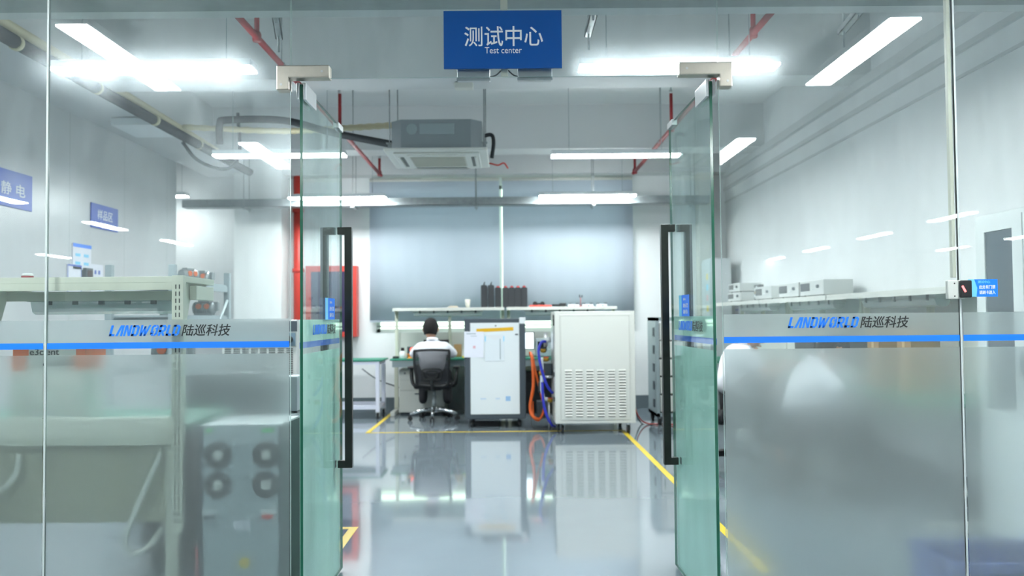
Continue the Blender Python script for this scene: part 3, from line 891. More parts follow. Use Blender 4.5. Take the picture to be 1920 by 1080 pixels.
for x in (0.545, -0.245):
    MB().prism([(-0.235, 1.43), (0.10, 1.43), (0.10, 1.37), (-0.1, 1.36), (-0.18, 1.18), (-0.235, 1.18)], x, x + 0.006, 'X').build('gusset', beige, lb_)
MB().box(0.555, 0.585, -0.12, 0.1, 1.36, 1.42, bev=0.002).build('shelf_arm', beige, lb_)
shelf_lamp('sealed lamp under the shelf of the beige bench at the left glass', -1.80, 3.95, 1.395, 0, 0.66)
tag(MB().tube([(-1.44, 3.665, 0.725), (-1.50, 3.665, 0.6), (-1.565, 3.66, 0.44), (-1.585, 3.655, 0.36), (-1.555, 3.66, 0.315), (-1.50, 3.69, 0.34), (-1.46, 3.76, 0.41)], 0.0125, n=12, smoothpts=10).build('white_hose', mat('white_hose', (224, 226, 218), 0.5)), 'white hose hanging in a loop below the beige bench, beside the grey fan unit', 'hose', 'white hoses under the beige bench')
tag(MB().tube([(-2.03, 3.67, 0.725), (-2.04, 3.665, 0.65), (-2.09, 3.665, 0.59), (-2.2, 3.665, 0.56)], 0.0125, n=12, smoothpts=10).build('white_hose', MATS['white_hose']), 'white hose curving below the beige bench at the left edge', 'hose', 'white hoses under the beige bench')
bx = thing('product_box', 'grey and orange box with black lettering on the beige bench', 'box', (-2.06, 4.05, 0.835))
MB().box(-0.16, 0.16, -0.1, 0.1, 0, 0.33, bev=0.003).build('carton', off_white, bx)
for x in (-0.161, 0.121):
    MB().box(x, x + 0.04 + (0.03 if x < 0 else 0), -0.101, 0.101, 0.22, 0.325).build('orange_end', orange_d, bx)
text('e3cient', 0.13, 0.028, logo_black, 'lettering', bx, (-0.02, -0.1012, 0.302), (1, 0, 0), (0, 0, 1), 0, 0.02)
MB().prism([(-0.09, 0.24), (0.12, 0.24), (0.12, 0.275)], -0.1015, -0.1005, 'Y').build('printed_wedge', dark_g, bx)
cp = thing('tape_roll', 'small round white and red roll on the beige bench shelf at the left edge', 'tape', (-2.05, 3.75, 1.457))
MB().lathe([(0.022, 0), (0.024, 0.002), (0.024, 0.009), (0.022, 0.01)]).build('red_base', mat('dark_red', (150, 40, 50), 0.5), cp)
MB().lathe([(0.022, 0.0101), (0.0235, 0.012), (0.022, 0.02), (0.015, 0.022)]).build('white_top', cab_white, cp)

# grey unit with four fans
ups = thing('power_cabinet', 'grey cabinet with four round fans behind the frosted glass, left of the doors', 'power cabinet', (-1.112, 3.66, 0))
MB().box(-0.166, 0.166, 0.0, 0.32, 0.05, 0.84, bev=0.006).build('housing', mat('cabinet_blue_grey', (164, 178, 182), 0.45), ups)
MB().box(-0.170, -0.156, -0.004, 0.3, 0.06, 0.835).box(0.156, 0.170, -0.004, 0.3, 0.06, 0.835).build('side_trim', dark_g, ups)
for i, x in enumerate((-0.094, 0.104)):
    for z in (0.715, 0.592):
        fn = MB().lathe([(0.056, -0.004), (0.056, 0), (0.052, 0.0)], (x, 0, z), axis='Y', n=28).build('fan', mat('fan_black', (36, 40, 42), 0.5), ups)
        MB().lathe([(0.021, -0.009), (0.021, -0.004)], (x, 0, z), axis='Y').build('fan_hub', off_white, fn)
        gg = MB()
        for q in (0.03, 0.042, 0.055):
            gg.tube([(x + q * math.cos(k * PI / 12), -0.007, z + q * math.sin(k * PI / 12)) for k in range(25)], 0.0012, n=6)
        gg.build('fan_guard', alu, fn)
        sp_ = MB()
        for k in range(2):
            a_ = PI / 4 + k * PI / 2
            sp_.cyl((x - 0.052 * math.cos(a_), -0.006, z - 0.052 * math.sin(a_)), (x + 0.052 * math.cos(a_), -0.006, z + 0.052 * math.sin(a_)), 0.0025, n=6)
        sp_.build('fan_spokes', alu, fn)
for x in (-0.124, 0.114):
    br = MB().box(x - 0.03, x + 0.03, -0.02, 0, 0.45, 0.495, bev=0.002).build('breaker', cab_white, ups)
    MB().box(x - 0.022, x + 0.022, -0.028, -0.019, 0.458, 0.474).build('breaker_switch', dark_g if x < 0 else red_paint, br)
MB().box(-0.03, 0.038, -0.002, 0, 0.41, 0.445).build('type_label', paper, ups)
for x, w_ in ((-0.145, 0.025), (0.085, 0.05)):
    MB().box(x, x + w_, -0.003, 0, 0.808, 0.822).build('green_badge', mat('green_badge', (60, 180, 90), 0.5), ups)
MB().lathe([(0.022, -0.003), (0.022, 0)], (0.015, 0, 0.275), axis='Y').build('warning_label', yellow_m, ups)
for x in (-0.13, 0.13):
    for y in (0.05, 0.27):
        MB().cyl((x, y, 0), (x, y, 0.05), 0.02).build('foot', black_p, ups)
tag(MB().tube([(-1.295, 3.69, 0.62), (-1.305, 3.69, 0.5), (-1.31, 3.69, 0.4), (-1.30, 3.69, 0.33)], 0.006, smoothpts=6).build('power_cable', black_p), 'dark cable hanging beside the left side of the grey fan unit', 'cable')
tag(MB().tube([(-1.298, 3.67, 0.34), (-1.293, 3.67, 0.2), (-1.305, 3.67, 0.1), (-1.33, 3.67, 0.02)], 0.007, smoothpts=6).build('red_cable', mat('pink_red_cord', (200, 90, 96), 0.5)), 'red cable on the floor beside the grey fan unit', 'cable')

# black bench end and instruments
bb = thing('instrument_bench', 'black sided bench with a grey top, just left of the open left door', 'bench', (-1.0, 0, 0))
MB().prism([(-0.95, 4.62), (-0.28, 4.62), (-0.13, 4.8), (-0.17, 5.55), (-0.95, 5.55)], 0.735, 0.76, 'Z').build('tabletop', steel_g, bb)
MB().prism([(-0.93, 4.645), (-0.29, 4.645), (-0.145, 4.82), (-0.185, 5.53), (-0.93, 5.53)], 0.06, 0.734, 'Z').build('side_panels', mat('black_panel', (44, 50, 52), 0.5), bb)
MB().prism([(-0.9, 4.7), (-0.31, 4.7), (-0.18, 4.85), (-0.21, 5.5), (-0.9, 5.5)], 0.0, 0.059, 'Z').build('plinth', black_p, bb)
def instrument(label, x, y, z, rz, w, d, h, mfront, group=None, knobs=True, name='test_instrument', cat='instrument'):
    t = thing(name, label, cat, (x, y, z), rz, group)
    MB().box(-w / 2, w / 2, -d / 2, d / 2, 0.01, h, bev=0.004).build('case', mfront, t)
    MB().box(-w / 2 + 0.02, -w / 2 + 0.02 + w * 0.4, -d / 2 - 0.003, -d / 2, h * 0.35, h * 0.85).build('display', screen_off, t)
    if knobs:
        MB().lathe([(0.014, -0.02), (0.016, 0)], (w * 0.3, -d / 2, h * 0.6), axis='Y', n=12).build('knob', dark_g, t)
        for k in range(4):
            MB().box(w * 0.02 + 0.018 * k, w * 0.02 + 0.018 * k + 0.01, -d / 2 - 0.004, -d / 2, h * 0.4, h * 0.4 + 0.01).build('button', cab_white, t)
    for sx in (-1, 1):
        for sy in (-1, 1):
            MB().cyl((sx * w * 0.4, sy * d * 0.4, 0), (sx * w * 0.4, sy * d * 0.4, 0.011), 0.01, n=8).build('foot', black_p, t)
    return t
instrument('dark instrument on the black bench, lower of its stack', -1.56, 4.95, 0.76, 0, 0.42, 0.36, 0.12, dark_g, 'dark instruments on the black bench')
instrument('dark instrument on the black bench, topmost of its stack', -1.56, 4.95, 0.88, 0, 0.40, 0.34, 0.1, dark_g, 'dark instruments on the black bench')
instrument('small grey instrument at the front corner of the black bench', -1.235, 4.92, 0.76, 0.0, 0.14, 0.16, 0.20, steel_g, None, False)
rk = thing('load_rack', 'tall grey rack with louvres and a small keypad panel, behind the black bench', 'equipment rack', (-1.73, 6.35, 0))
MB().box(-0.26, 0.26, -0.25, 0.25, 0.05, 1.27, bev=0.006).build('rack_body', mat('rack_light_grey', (196, 200, 198), 0.45), rk)
MB().box(-0.262, 0.262, -0.256, -0.25, 1.19, 1.262).build('top_vent', dark_g, rk)
cpnl = MB().box(-0.25, 0.25, -0.258, -0.25, 1.09, 1.18).build('control_panel', mat('blue_grey_panel', (110, 134, 150), 0.4), rk)
MB().lathe([(0.022, -0.03), (0.025, 0)], (0.21, -0.258, 1.135), axis='Y').build('knob', black_p, cpnl)
kb = MB()
for i in range(3):
    for j in range(3):
        kb.box(0.09 + i * 0.025, 0.105 + i * 0.025, -0.262, -0.258, 1.1 + j * 0.025, 1.115 + j * 0.025)
kb.build('keypad', cab_white, cpnl)
lv = MB()
for z0 in (0.88, 0.62, 0.36, 0.1):
    for k in range(16):
        for q in range(8):
            x = -0.24 + q * 0.061
            lv.box(x, x + 0.045, -0.2525, -0.25, z0 + k * 0.0125, z0 + k * 0.0125 + 0.005)
lv.build('louvres', slot_dark, rk)
for x in (-0.2, 0.2):
    for y in (-0.2, 0.2):
        MB().cyl((x, y, 0), (x, y, 0.05), 0.025).build('foot', black_p, rk)

# ------------------------------------------------------------------ storage rack by the grey wall
sr = thing('storage_rack', 'blue-grey steel storage rack by the grey wall, holding motor units', 'rack', (-2.8, 7.35, 0))
for x in (-0.24, 0.24):
    for y in (-0.65, 0.65):
        MB().box(x - 0.025, x + 0.025, y - 0.025, y + 0.025, 0, 1.70, bev=0.002).build('upright', steel_g, sr)
for z in (0.4, 0.9, 1.30, 1.575):
    MB().box(-0.24, 0.24, -0.63, 0.63, z, z + 0.015).box(-0.25, -0.22, -0.63, 0.63, z - 0.05, z).box(0.22, 0.25, -0.63, 0.63, z - 0.05, z).build('shelf', steel_g, sr)
MB().tube([(0.25, 0.62, 1.45), (0.25, 0.2, 1.1)], 0.012, n=6).tube([(-0.25, 0.62, 1.45), (-0.25, 0.2, 1.1)], 0.012, n=6).build('brace', steel_g, sr)
def motor(label, x, y, z, rz, s=1.0, color=True):
    t = thing('motor_unit', label, 'motor', (x, y, z), rz, 'motor units on the storage rack')
    t.scale = (s, s, s)
    b = MB()
    b.lathe([(0.05, -0.12), (0.065, -0.11), (0.065, 0.06), (0.075, 0.07), (0.075, 0.1), (0.05, 0.12)], (0, 0, 0.08), axis='X')
    for k in range(7):
        b.lathe([(0.07, -0.1 + k * 0.022), (0.07, -0.092 + k * 0.022)], (0, 0, 0.08), axis='X')
    b.box(-0.1, 0.1, -0.05, 0.05, 0.0, 0.03, bev=0.003)
    b.build('casting', galv, t)
    MB().box(-0.06, 0.06, -0.04, 0.04, 0.14, 0.17, bev=0.005).box(0.1, 0.16, -0.03, 0.03, 0.05, 0.15, bev=0.01).build('junction_box', galv, t)
    for sx in (-0.045, 0.045):
        MB().lathe([(0.03, -0.075), (0.032, -0.06)], (sx, 0, 0.1), axis='Y', n=14).lathe([(0.03, 0.06), (0.032, 0.075)], (sx, 0, 0.1), axis='Y', n=14).build('orange_cap', orange_d, t)
    return t
motor('grey motor unit with orange caps, nearer one on the top shelf of the rack', -2.66, 7.3, 1.59, 1.2, 0.7)
motor('grey motor unit with orange caps, farther one on the top shelf of the rack', -2.7, 7.75, 1.59, -0.2, 0.7)
motor('grey motor unit with orange caps on the second shelf, far end of the rack', -2.68, 7.75, 1.315, 0.0, 0.8)
motor('grey motor unit with orange caps on the second shelf, near end of the rack', -2.75, 7.15, 1.315, 0.4, 0.8)
motor('grey motor unit with orange caps on the low shelf of the rack', -2.8, 7.3, 0.915, 0.1, 1.2)

# ------------------------------------------------------------------ far benches (back)
def back_bench(x0, x1, label, mid=True):
    t = thing('workbench', label, 'workbench', ((x0 + x1) / 2, 11.82, 0), group='steel workbenches')
    h = (x1 - x0) / 2 - 0.005
    MB().box(-h, h, -0.33, 0.33, 0.725, 0.75, bev=0.004).build('tabletop', green_mat, t)
    MB().box(-h + 0.03, h - 0.03, -0.31, -0.28, 0.64, 0.72).build('apron', steel_g, t)
    MB().box(-h, h, 0.24, 0.255, 0.75, 1.08).build('back_panel', off_white, t)
    MB().box(-h, h, -0.03, 0.3, 1.395, 1.415, bev=0.002).box(-h, h, -0.03, -0.024, 1.375, 1.395).build('shelf', off_white, t)
    for x in (-h + 0.025, h - 0.025) + ((0,) if mid else ()):
        MB().box(x - 0.02, x + 0.02, 0.2, 0.24, 0.75, 1.395, bev=0.002).build('upright', beige, t)
        if x: MB().prism([(-0.02, 1.39), (0.22, 1.39), (0.22, 1.25), (0.17, 1.3)], x - 0.004, x + 0.004, 'X').build('gusset', beige, t)
    for x in (-h + 0.03, h - 0.03):
        MB().box(x - 0.025, x + 0.025, 0.1, 0.16, 0.06, 0.724, bev=0.002).build('leg', beige, t)
        MB().box(x - 0.03, x + 0.03, -0.3, 0.3, 0.0, 0.06, bev=0.01).build('foot', off_white, t)
    return t
back_bench(-1.57, -0.06, 'back bench with the seated man, green top and raised shelf')
back_bench(-0.04, 1.45, 'back bench behind the two cabinets, its shelf holding small tools')
shelf_lamp('sealed lamp under the back shelf, above the seated man', -0.83, 11.93, 1.39, 0, 0.95)
shelf_lamp('sealed lamp under the back shelf, above the coloured hoses', 0.68, 11.93, 1.39, 0, 0.95)
pd = thing('drawer_pedestal', 'light grey three drawer pedestal under the back bench', 'drawer unit', (-1.17, 11.97, 0))
MB().box(-0.3, 0.3, -0.27, 0.25, 0.03, 0.60, bev=0.004).build('carcass', off_white, pd)
for z0, z1 in ((0.465, 0.59), (0.33, 0.455), (0.04, 0.32)):
    d = MB().box(-0.29, 0.29, -0.285, -0.271, z0, z1, bev=0.003).build('drawer', off_white, pd)
    MB().box(-0.09, 0.03, -0.3, -0.285, (z1 - 0.05), (z1 - 0.035), bev=0.003).build('drawer_handle', dark_g, d)
MB().cyl((-0.22, -0.292, 0.55), (-0.22, -0.284, 0.55), 0.012).build('lock', dark_g, pd)
MB().box(-0.28, 0.28, -0.2, 0.22, 0, 0.03).build('plinth', dark_g, pd)
st_ = thing('side_table', 'white steel side table on castors with a green top, left of the back bench', 'table', (-2.15, 11.55, 0))
MB().box(-0.52, 0.52, -0.3, 0.3, 0.73, 0.752, bev=0.004).build('tabletop', green_mat, st_)
MB().box(-0.48, 0.48, -0.28, -0.24, 0.69, 0.73).box(-0.48, 0.48, 0.24, 0.28, 0.69, 0.73).box(-0.48, -0.44, -0.24, 0.24, 0.69, 0.73).box(0.44, 0.48, -0.24, 0.24, 0.69, 0.73).build('top_frame', mat('lilac_white', (220, 222, 236), 0.45), st_)
MB().box(-0.48, 0.48, -0.28, -0.24, 0.12, 0.17).box(-0.48, 0.48, 0.24, 0.28, 0.12, 0.17).box(-0.48, -0.44, -0.24, 0.24, 0.12, 0.17).box(0.44, 0.48, -0.24, 0.24, 0.12, 0.17).build('lower_frame', MATS['lilac_white'], st_)
def castor(x, y, parent, h=0.09, r=0.035, mt=None, z=0.0):
    c = MB().box(x - 0.028, x + 0.028, y - 0.028, y + 0.028, h - 0.008, h).box(x - 0.022, x - 0.018, y - 0.02, y + 0.02, r * 0.8, h).box(x + 0.018, x + 0.022, y - 0.02, y + 0.02, r * 0.8, h).build('castor', mt or alu, parent)
    MB().cyl((x - 0.015, y, r + z), (x + 0.015, y, r + z), r, n=18).build('wheel', black_p, c)
    return c
for x in (-0.46, 0.46):
    for y in (-0.26, 0.26):
        MB().box(x - 0.025, x + 0.025, y - 0.025, y + 0.025, 0.085, 0.729, bev=0.002).build('leg', MATS['lilac_white'], st_)
        castor(x, y, st_, 0.085)
tag(MB().tube([(-2.0, 11.95, 0.6), (-1.8, 12.0, 0.45), (-1.56, 12.15, 0.34), (-1.5, 12.26, 0.3)], 0.008, smoothpts=6).build('grey_cable', dark_g), 'dark cable slanting across the wall behind the side table', 'cable')

# seven jerry cans on the shelf
def can(label, x, tall, red):
    t = thing('jerry_can', label, 'jerry can', (x, 11.95, 1.415), group='black jerry cans on the shelf')
    H = 0.30 if tall else 0.265
    mb = MB()
    mb.prism([(-0.038, 0), (0.038, 0), (0.040, 0.01), (0.042, 0.02), (0.042, H - 0.014), (0.034, H), (-0.034, H), (-0.042, H - 0.012), (-0.042, 0.01)], -0.11, 0.11, 'Y')
    o = mb.build('can_body', mat('charcoal_plastic', (44, 48, 52), 0.5), t)
    o.modifiers.new('bevel', 'BEVEL').width = 0.003
    MB().tube([(0, -0.07, H - 0.005), (0, -0.06, H + 0.02), (0, 0.04, H + 0.02), (0, 0.06, H - 0.005)], 0.009).build('can_handle', MATS['charcoal_plastic'], t)
    if tall:
        MB().cyl((0.0, -0.09, H - 0.01), (0.01, -0.09, H + 0.045), 0.008, 0.006).build('spout', black_p, t)
    if red:
        MB().lathe([(0.022, 0), (0.022, 0.016), (0.018, 0.02)], (0, -0.085, H - 0.002)).build('cap', mat('red_cap', (196, 74, 74), 0.5), t)
xs = [(-0.338, 1, 0, 'black jerry can with a spout, leftmost on the shelf'), (-0.245, 1, 0, 'black jerry can with a leaning spout, second from the left'),
      (-0.150, 0, 1, 'black jerry can with red cap, just left of the gap between the blinds'), (-0.048, 0, 1, 'black jerry can with red cap, just right of the gap between the blinds'),
      (0.036, 0, 1, 'black jerry can with red cap, third from the right of the row'), (0.120, 0, 1, 'black jerry can with red cap, second from the right of the row'), (0.204, 0, 1, 'black jerry can with red cap, rightmost of the row')]
for x, a_, b_, l_ in xs:
    can(l_, x, a_, b_)
cu = thing('pen_cup', 'cream cup with sticks on the back shelf, left of the jerry cans', 'cup', (-0.56, 11.9, 1.415))
MB().lathe([(0.026, 0), (0.036, 0.11), (0.033, 0.11), (0.024, 0.01)]).build('cup_body', mat('cream', (226, 222, 208), 0.6), cu)
MB().cyl((0, 0, 0.01), (0.015, 0, 0.145), 0.003, n=6).cyl((0.0, 0.01, 0.01), (-0.012, 0.01, 0.14), 0.003, n=6).build('stick', steel_g, cu)
sp = thing('small_parts', 'small flat pale tool lying on the back shelf left of the cup', 'tool', (-0.76, 11.9, 1.415))
MB().box(-0.07, 0.07, -0.03, 0.03, 0, 0.012, bev=0.003).cyl((-0.05, 0, 0.018), (0.06, 0.01, 0.018), 0.008).build('tool_body', mat('tan', (200, 190, 170), 0.6), sp)
# tools right of the cans
tr = thing('red_tray', 'red tray on the back shelf right of the jerry cans', 'tray', (0.42, 11.9, 1.415))
MB().box(-0.15, 0.15, -0.08, 0.08, 0, 0.006).box(-0.15, 0.15, -0.08, -0.074, 0.006, 0.025).box(-0.15, 0.15, 0.074, 0.08, 0.006, 0.025).box(-0.15, -0.144, -0.074, 0.074, 0.006, 0.025).box(0.144, 0.15, -0.074, 0.074, 0.006, 0.025).build('tray_body', mat('coral_red', (232, 92, 80), 0.5), tr)
bk = thing('cable_clamp', 'black double clamp lying in the red tray', 'clamp', (0.40, 11.9, 1.4215))
MB().lathe([(0.028, -0.03), (0.034, 0), (0.028, 0.03)], (-0.05, 0, 0.034), axis='Y').lathe([(0.028, -0.03), (0.034, 0), (0.028, 0.03)], (0.05, 0, 0.034), axis='Y').box(-0.05, 0.05, -0.015, 0.015, 0.022, 0.046).build('clamp_body', black_p, bk)
dr = thing('hand_tool', 'black handheld tool on the back shelf beside the red tray', 'tool', (0.66, 11.9, 1.415))
MB().cyl((-0.08, 0, 0.02), (0.06, 0.01, 0.02), 0.012, 0.02).box(0.02, 0.11, -0.02, 0.02, 0, 0.05, bev=0.006).build('tool_body', black_p, dr)
for i, (x, lab) in enumerate([(0.87, 'left'), (1.06, 'middle'), (1.25, 'right')]):
    t = thing('sensor_module', 'white module with two dark clips on the back shelf, %s of three' % {'left': 'leftmost', 'middle': 'the middle', 'right': 'rightmost'}[lab], 'module', (x, 11.9, 1.415), group='white modules on the back shelf')
    MB().box(-0.075, 0.075, -0.04, 0.04, 0, 0.03, bev=0.008).build('module_body', cab_white, t)
    for sx in (-0.05, 0.05):
        MB().box(sx - 0.022, sx + 0.022, -0.02, 0.02, 0.03, 0.048, bev=0.004).build('clip', dark_g, t)
    MB().box(0.0, 0.02, -0.041, -0.035, 0.005, 0.02).build('green_plug', green_mat, t)
pl = thing('probe_stand', 'small upright probe with two dark tips between the white modules', 'probe', (0.965, 11.9, 1.415))
MB().cyl((0, 0, 0), (0, 0, 0.13), 0.004, n=8).lathe([(0.015, 0), (0.015, 0.01)]).build('stem', red_paint, pl)
MB().box(-0.02, -0.004, -0.006, 0.006, 0.13, 0.16).box(0.012, 0.028, -0.006, 0.006, 0.125, 0.155).box(-0.02, 0.028, -0.003, 0.003, 0.122, 0.13).build('probe_tip', dark_g, pl)

# things on the man's bench
bo = thing('glue_bottle', 'white bottle with a black cap on the back bench, left of the seated man', 'bottle', (-1.41, 11.62, 0.75))
MB().lathe([(0.04, 0), (0.044, 0.01), (0.044, 0.07), (0.022, 0.1)]).build('bottle_body', cab_white, bo)
MB().lathe([(0.024, 0.1), (0.024, 0.14), (0.02, 0.142)]).build('bottle_cap', black_p, bo)
ms = thing('wire_spool', 'orange-red spool on the back bench beside the white bottle', 'spool', (-1.31, 11.60, 0.75))
MB().lathe([(0.045, 0), (0.045, 0.006), (0.03, 0.007), (0.03, 0.05), (0.045, 0.051), (0.045, 0.058)]).build('spool_body', mat('orange_yellow', (240, 150, 40), 0.5), ms)
ms2 = thing('instrument_lamp', 'dark gadget with a glowing red light on the back bench', 'gadget', (-1.30, 11.74, 0.75))
MB().box(-0.06, 0.06, -0.04, 0.04, 0, 0.15, bev=0.006).build('gadget_body', dark_g, ms2)
MB().lathe([(0.028, -0.05), (0.03, -0.041)], (0.01, 0, 0.11), axis='Y').build('red_lamp', mat('red_glow', (255, 80, 60), 0.4, emit=2.5), ms2)
bm_ = thing('black_mouse', 'small black object at the left front of the back bench', 'mouse', (-1.50, 11.62, 0.75))
MB().box(-0.04, 0.04, -0.03, 0.03, 0, 0.03, bev=0.012).build('mouse_body', black_p, bm_)
lt = thing('laptop', 'dark laptop open in front of the seated man', 'laptop', (-0.98, 11.78, 0.75))
MB().box(-0.17, 0.17, -0.22, -0.0, 0, 0.016, bev=0.003).build('keyboard_base', dark_g, lt)
MB().box(-0.17, 0.17, 0.0, 0.012, 0.016, 0.24, bev=0.003, rot=Matrix.Rotation(math.radians(-8), 3, 'X')).build('screen_lid', black_p, lt)
wbx = thing('white_carton', 'small white carton on the back bench, right of the seated man', 'box', (-0.52, 11.72, 0.75))
MB().box(-0.07, 0.07, -0.07, 0.07, 0, 0.12, bev=0.003).build('carton', cab_white, wbx)
MB().box(-0.02, 0.05, -0.0715, -0.07, 0.05, 0.1).build('yellow_label', mat('pale_yellow', (240, 230, 130), 0.6), wbx)
yb = thing('yellow_tool', 'yellow and black hand tool lying right of the seated man', 'tool', (-0.56, 11.56, 0.75))
MB().cyl((-0.06, 0, 0.014), (0.02, 0.02, 0.014), 0.014).build('grip', mat('tool_yellow', (232, 206, 40), 0.5), yb)
MB().cyl((0.02, 0.02, 0.014), (0.1, 0.03, 0.014), 0.01).build('tip', dark_g, yb)
bbx = thing('brown_carton', 'brown carton leaning behind the laptop on the back bench', 'box', (-0.70, 11.93, 0.75))
MB().box(-0.05, 0.05, -0.05, 0.05, 0, 0.17, bev=0.003).build('carton', mat('kraft_brown', (150, 120, 80), 0.7), bbx)
mo = thing('monitor', 'lit monitor on the back bench between the two cabinets', 'monitor', (0.16, 11.75, 0.75))
MB().box(-0.17, 0.17, -0.012, 0.012, 0.1, 0.33, bev=0.004).build('bezel', black_p, mo)
MB().box(-0.16, 0.16, -0.0135, -0.0125, 0.11, 0.32).build('screen', screen_m, mo)
MB().box(-0.02, 0.02, 0.012, 0.03, 0.01, 0.2).box(-0.09, 0.09, -0.06, 0.08, 0, 0.01).build('stand', black_p, mo)
instrument('grey bench instrument with a dark front, right of the lit monitor', 0.50, 11.8, 0.75, 0, 0.3, 0.3, 0.24, steel_g, 'instruments on the back bench')
tag(MB().box(0.1, 0.7, 11.86, 12.1, 0.0, 0.55, bev=0.01).box(0.14, 0.66, 11.855, 11.862, 0.3, 0.5).build('black_crate', black_p), 'black equipment case on the floor under the right back bench', 'case')
tag(MB().box(-0.56, -0.14, 11.7, 12.1, 0.0, 0.58, bev=0.01).box(-0.52, -0.18, 11.69, 11.702, 0.1, 0.5).build('computer_case', black_p), 'black computer case on the floor, right of the office chair', 'computer')

# ------------------------------------------------------------------ the two cabinets on castors
ga = thing('charger_cabinet', 'dark grey cabinet on castors with a white front panel and taped papers', 'cabinet', (-0.17, 10.25, 0))
MB().box(-0.355, 0.355, 0, 0.7, 0.10, 1.262, bev=0.01).build('body', dark_g, ga)
MB().box(-0.287, 0.283, -0.012, -0.0005, 0.155, 1.215, bev=0.004).build('front_panel', cab_white, ga)
MB().box(0.285, 0.357, -0.016, 0.05, 1.20, 1.275, bev=0.006).build('corner_block', cab_white, ga)
tpz = MB().box(-0.215, 0.215, -0.0145, -0.0125, 1.115, 1.155, rot=Matrix.Rotation(math.radians(-2.2), 3, 'Y')).build('yellow_tape', mat('amber_tape', (222, 172, 16), 0.5), ga)
pp = MB().box(-0.358, -0.130, -0.0185, -0.0165, 0.815, 1.115, rot=Matrix.Rotation(math.radians(1.2), 3, 'Y')).build('paper_sheet', paper, ga)
MB().box(-0.33, -0.22, -0.0195, -0.0187, 1.085, 1.095).box(-0.28, -0.21, -0.0195, -0.0187, 1.06, 1.066).build('printed_line', steel_g, pp)
MB().box(-0.255, -0.225, -0.0195, -0.0187, 0.92, 0.95).build('red_stamp', mat('faded_red', (216, 170, 180), 0.6), pp)
po = MB().box(-0.118, 0.108, -0.019, -0.0145, 0.77, 1.085, bev=0.002).build('plastic_pouch', mat('clear_plastic', (222, 229, 234), 0.15), ga)
MB().box(-0.1, 0.09, -0.0145, -0.013, 0.79, 1.04).build('pouch_sheet', cab_white, po)
MB().prism([(-0.11, 1.07), (0.1, 1.07), (0.07, 1.03), (0.0, 1.01), (-0.05, 1.04)], -0.021, -0.0195, 'Y').build('pouch_flap', mat('pouch_flap', (222, 226, 230), 0.2), po)
MB().box(0.056, 0.066, -0.0205, -0.0195, 0.79, 1.06).build('pouch_slider', steel_g, po)
MB().box(-0.118, -0.108, -0.0205, -0.0195, 1.0, 1.06).box(0.098, 0.108, -0.0205, -0.0195, 1.0, 1.06).build('blue_tape', sky_blue, po)
MB().cyl((0.01, -0.02, 1.18), (0.01, -0.0125, 1.18), 0.009).build('panel_lock', dark_g, ga)
MB().box(0.235, 0.27, -0.02, -0.0125, 1.07, 1.085, bev=0.002).build('latch', dark_g, ga)
MB().box(0.12, 0.175, -0.0135, -0.0125, 0.308, 0.363).build('logo_square', mat('faded_blue', (150, 188, 225), 0.5), ga)
text('www.            com', 0.225, 0.016, MATS['faded_blue'], 'web_address', ga, (-0.06, -0.0127, 0.335), (1, 0, 0), (0, 0, 1), 0, 0.01)
for x in (-0.28, 0.28):
    for y in (0.08, 0.62):
        castor(x, y, ga, 0.10, 0.038, black_p)
gb = thing('test_chamber', 'big light grey cabinet on castors with rows of louvres', 'cabinet', (0.93, 9.6, 0))
MB().box(-0.437, 0.437, 0.0, 0.85, 0.115, 1.335, bev=0.006).build('body', off_white, gb)
fp = MB().box(-0.385, 0.385, -0.008, -0.0005, 0.155, 1.30, bev=0.003)
fp_o = fp.build('front_panel', off_white, gb)
for q in range(6):
    lv = MB(); sl = MB()
    for k in range(17):
        x = -0.33 + q * 0.117; z = 0.195 + k * 0.0305
        lv.prism([(-0.0085, z), (-0.021, z + 0.002), (-0.0085, z + 0.016)], x, x + 0.075, 'X')
        sl.box(x + 0.002, x + 0.073, -0.0095, -0.0082, z - 0.007, z - 0.001)
    lc = lv.build('louvre_column', off_white, gb)
    sl.build('louvre_slots', slot_dark, lc)
MB().box(-0.375, 0.375, -0.0095, -0.0082, 1.283, 1.287).box(-0.375, -0.371, -0.0095, -0.0082, 0.17, 1.283).box(0.371, 0.375, -0.0095, -0.0082, 0.17, 1.283).build('panel_seam', mat('seam_grey', (170, 172, 166), 0.5), fp_o)
for z in (0.35, 0.62, 1.18):
    MB().box(-0.452, -0.438, 0.06, 0.09, z, z + 0.12 if z > 1 else z + 0.05, bev=0.003).build('side_latch', black_p, gb)
MB().box(-0.445, -0.438, 0.15, 0.75, 0.7, 1.25).build('side_panel', alu, gb)
MB().cyl((0.44, 0.1, 1.2), (0.452, 0.1, 1.2), 0.012).build('side_knob', steel_g, gb)
for x in (-0.36, 0.36):
    for y in (0.07, 0.78):
        c = castor(x, y, gb, 0.115, 0.045, chrome)
        MB().cyl((x - 0.0165, y, 0.045), (x + 0.0165, y, 0.045), 0.014).build('wheel_hub', red_paint, c)
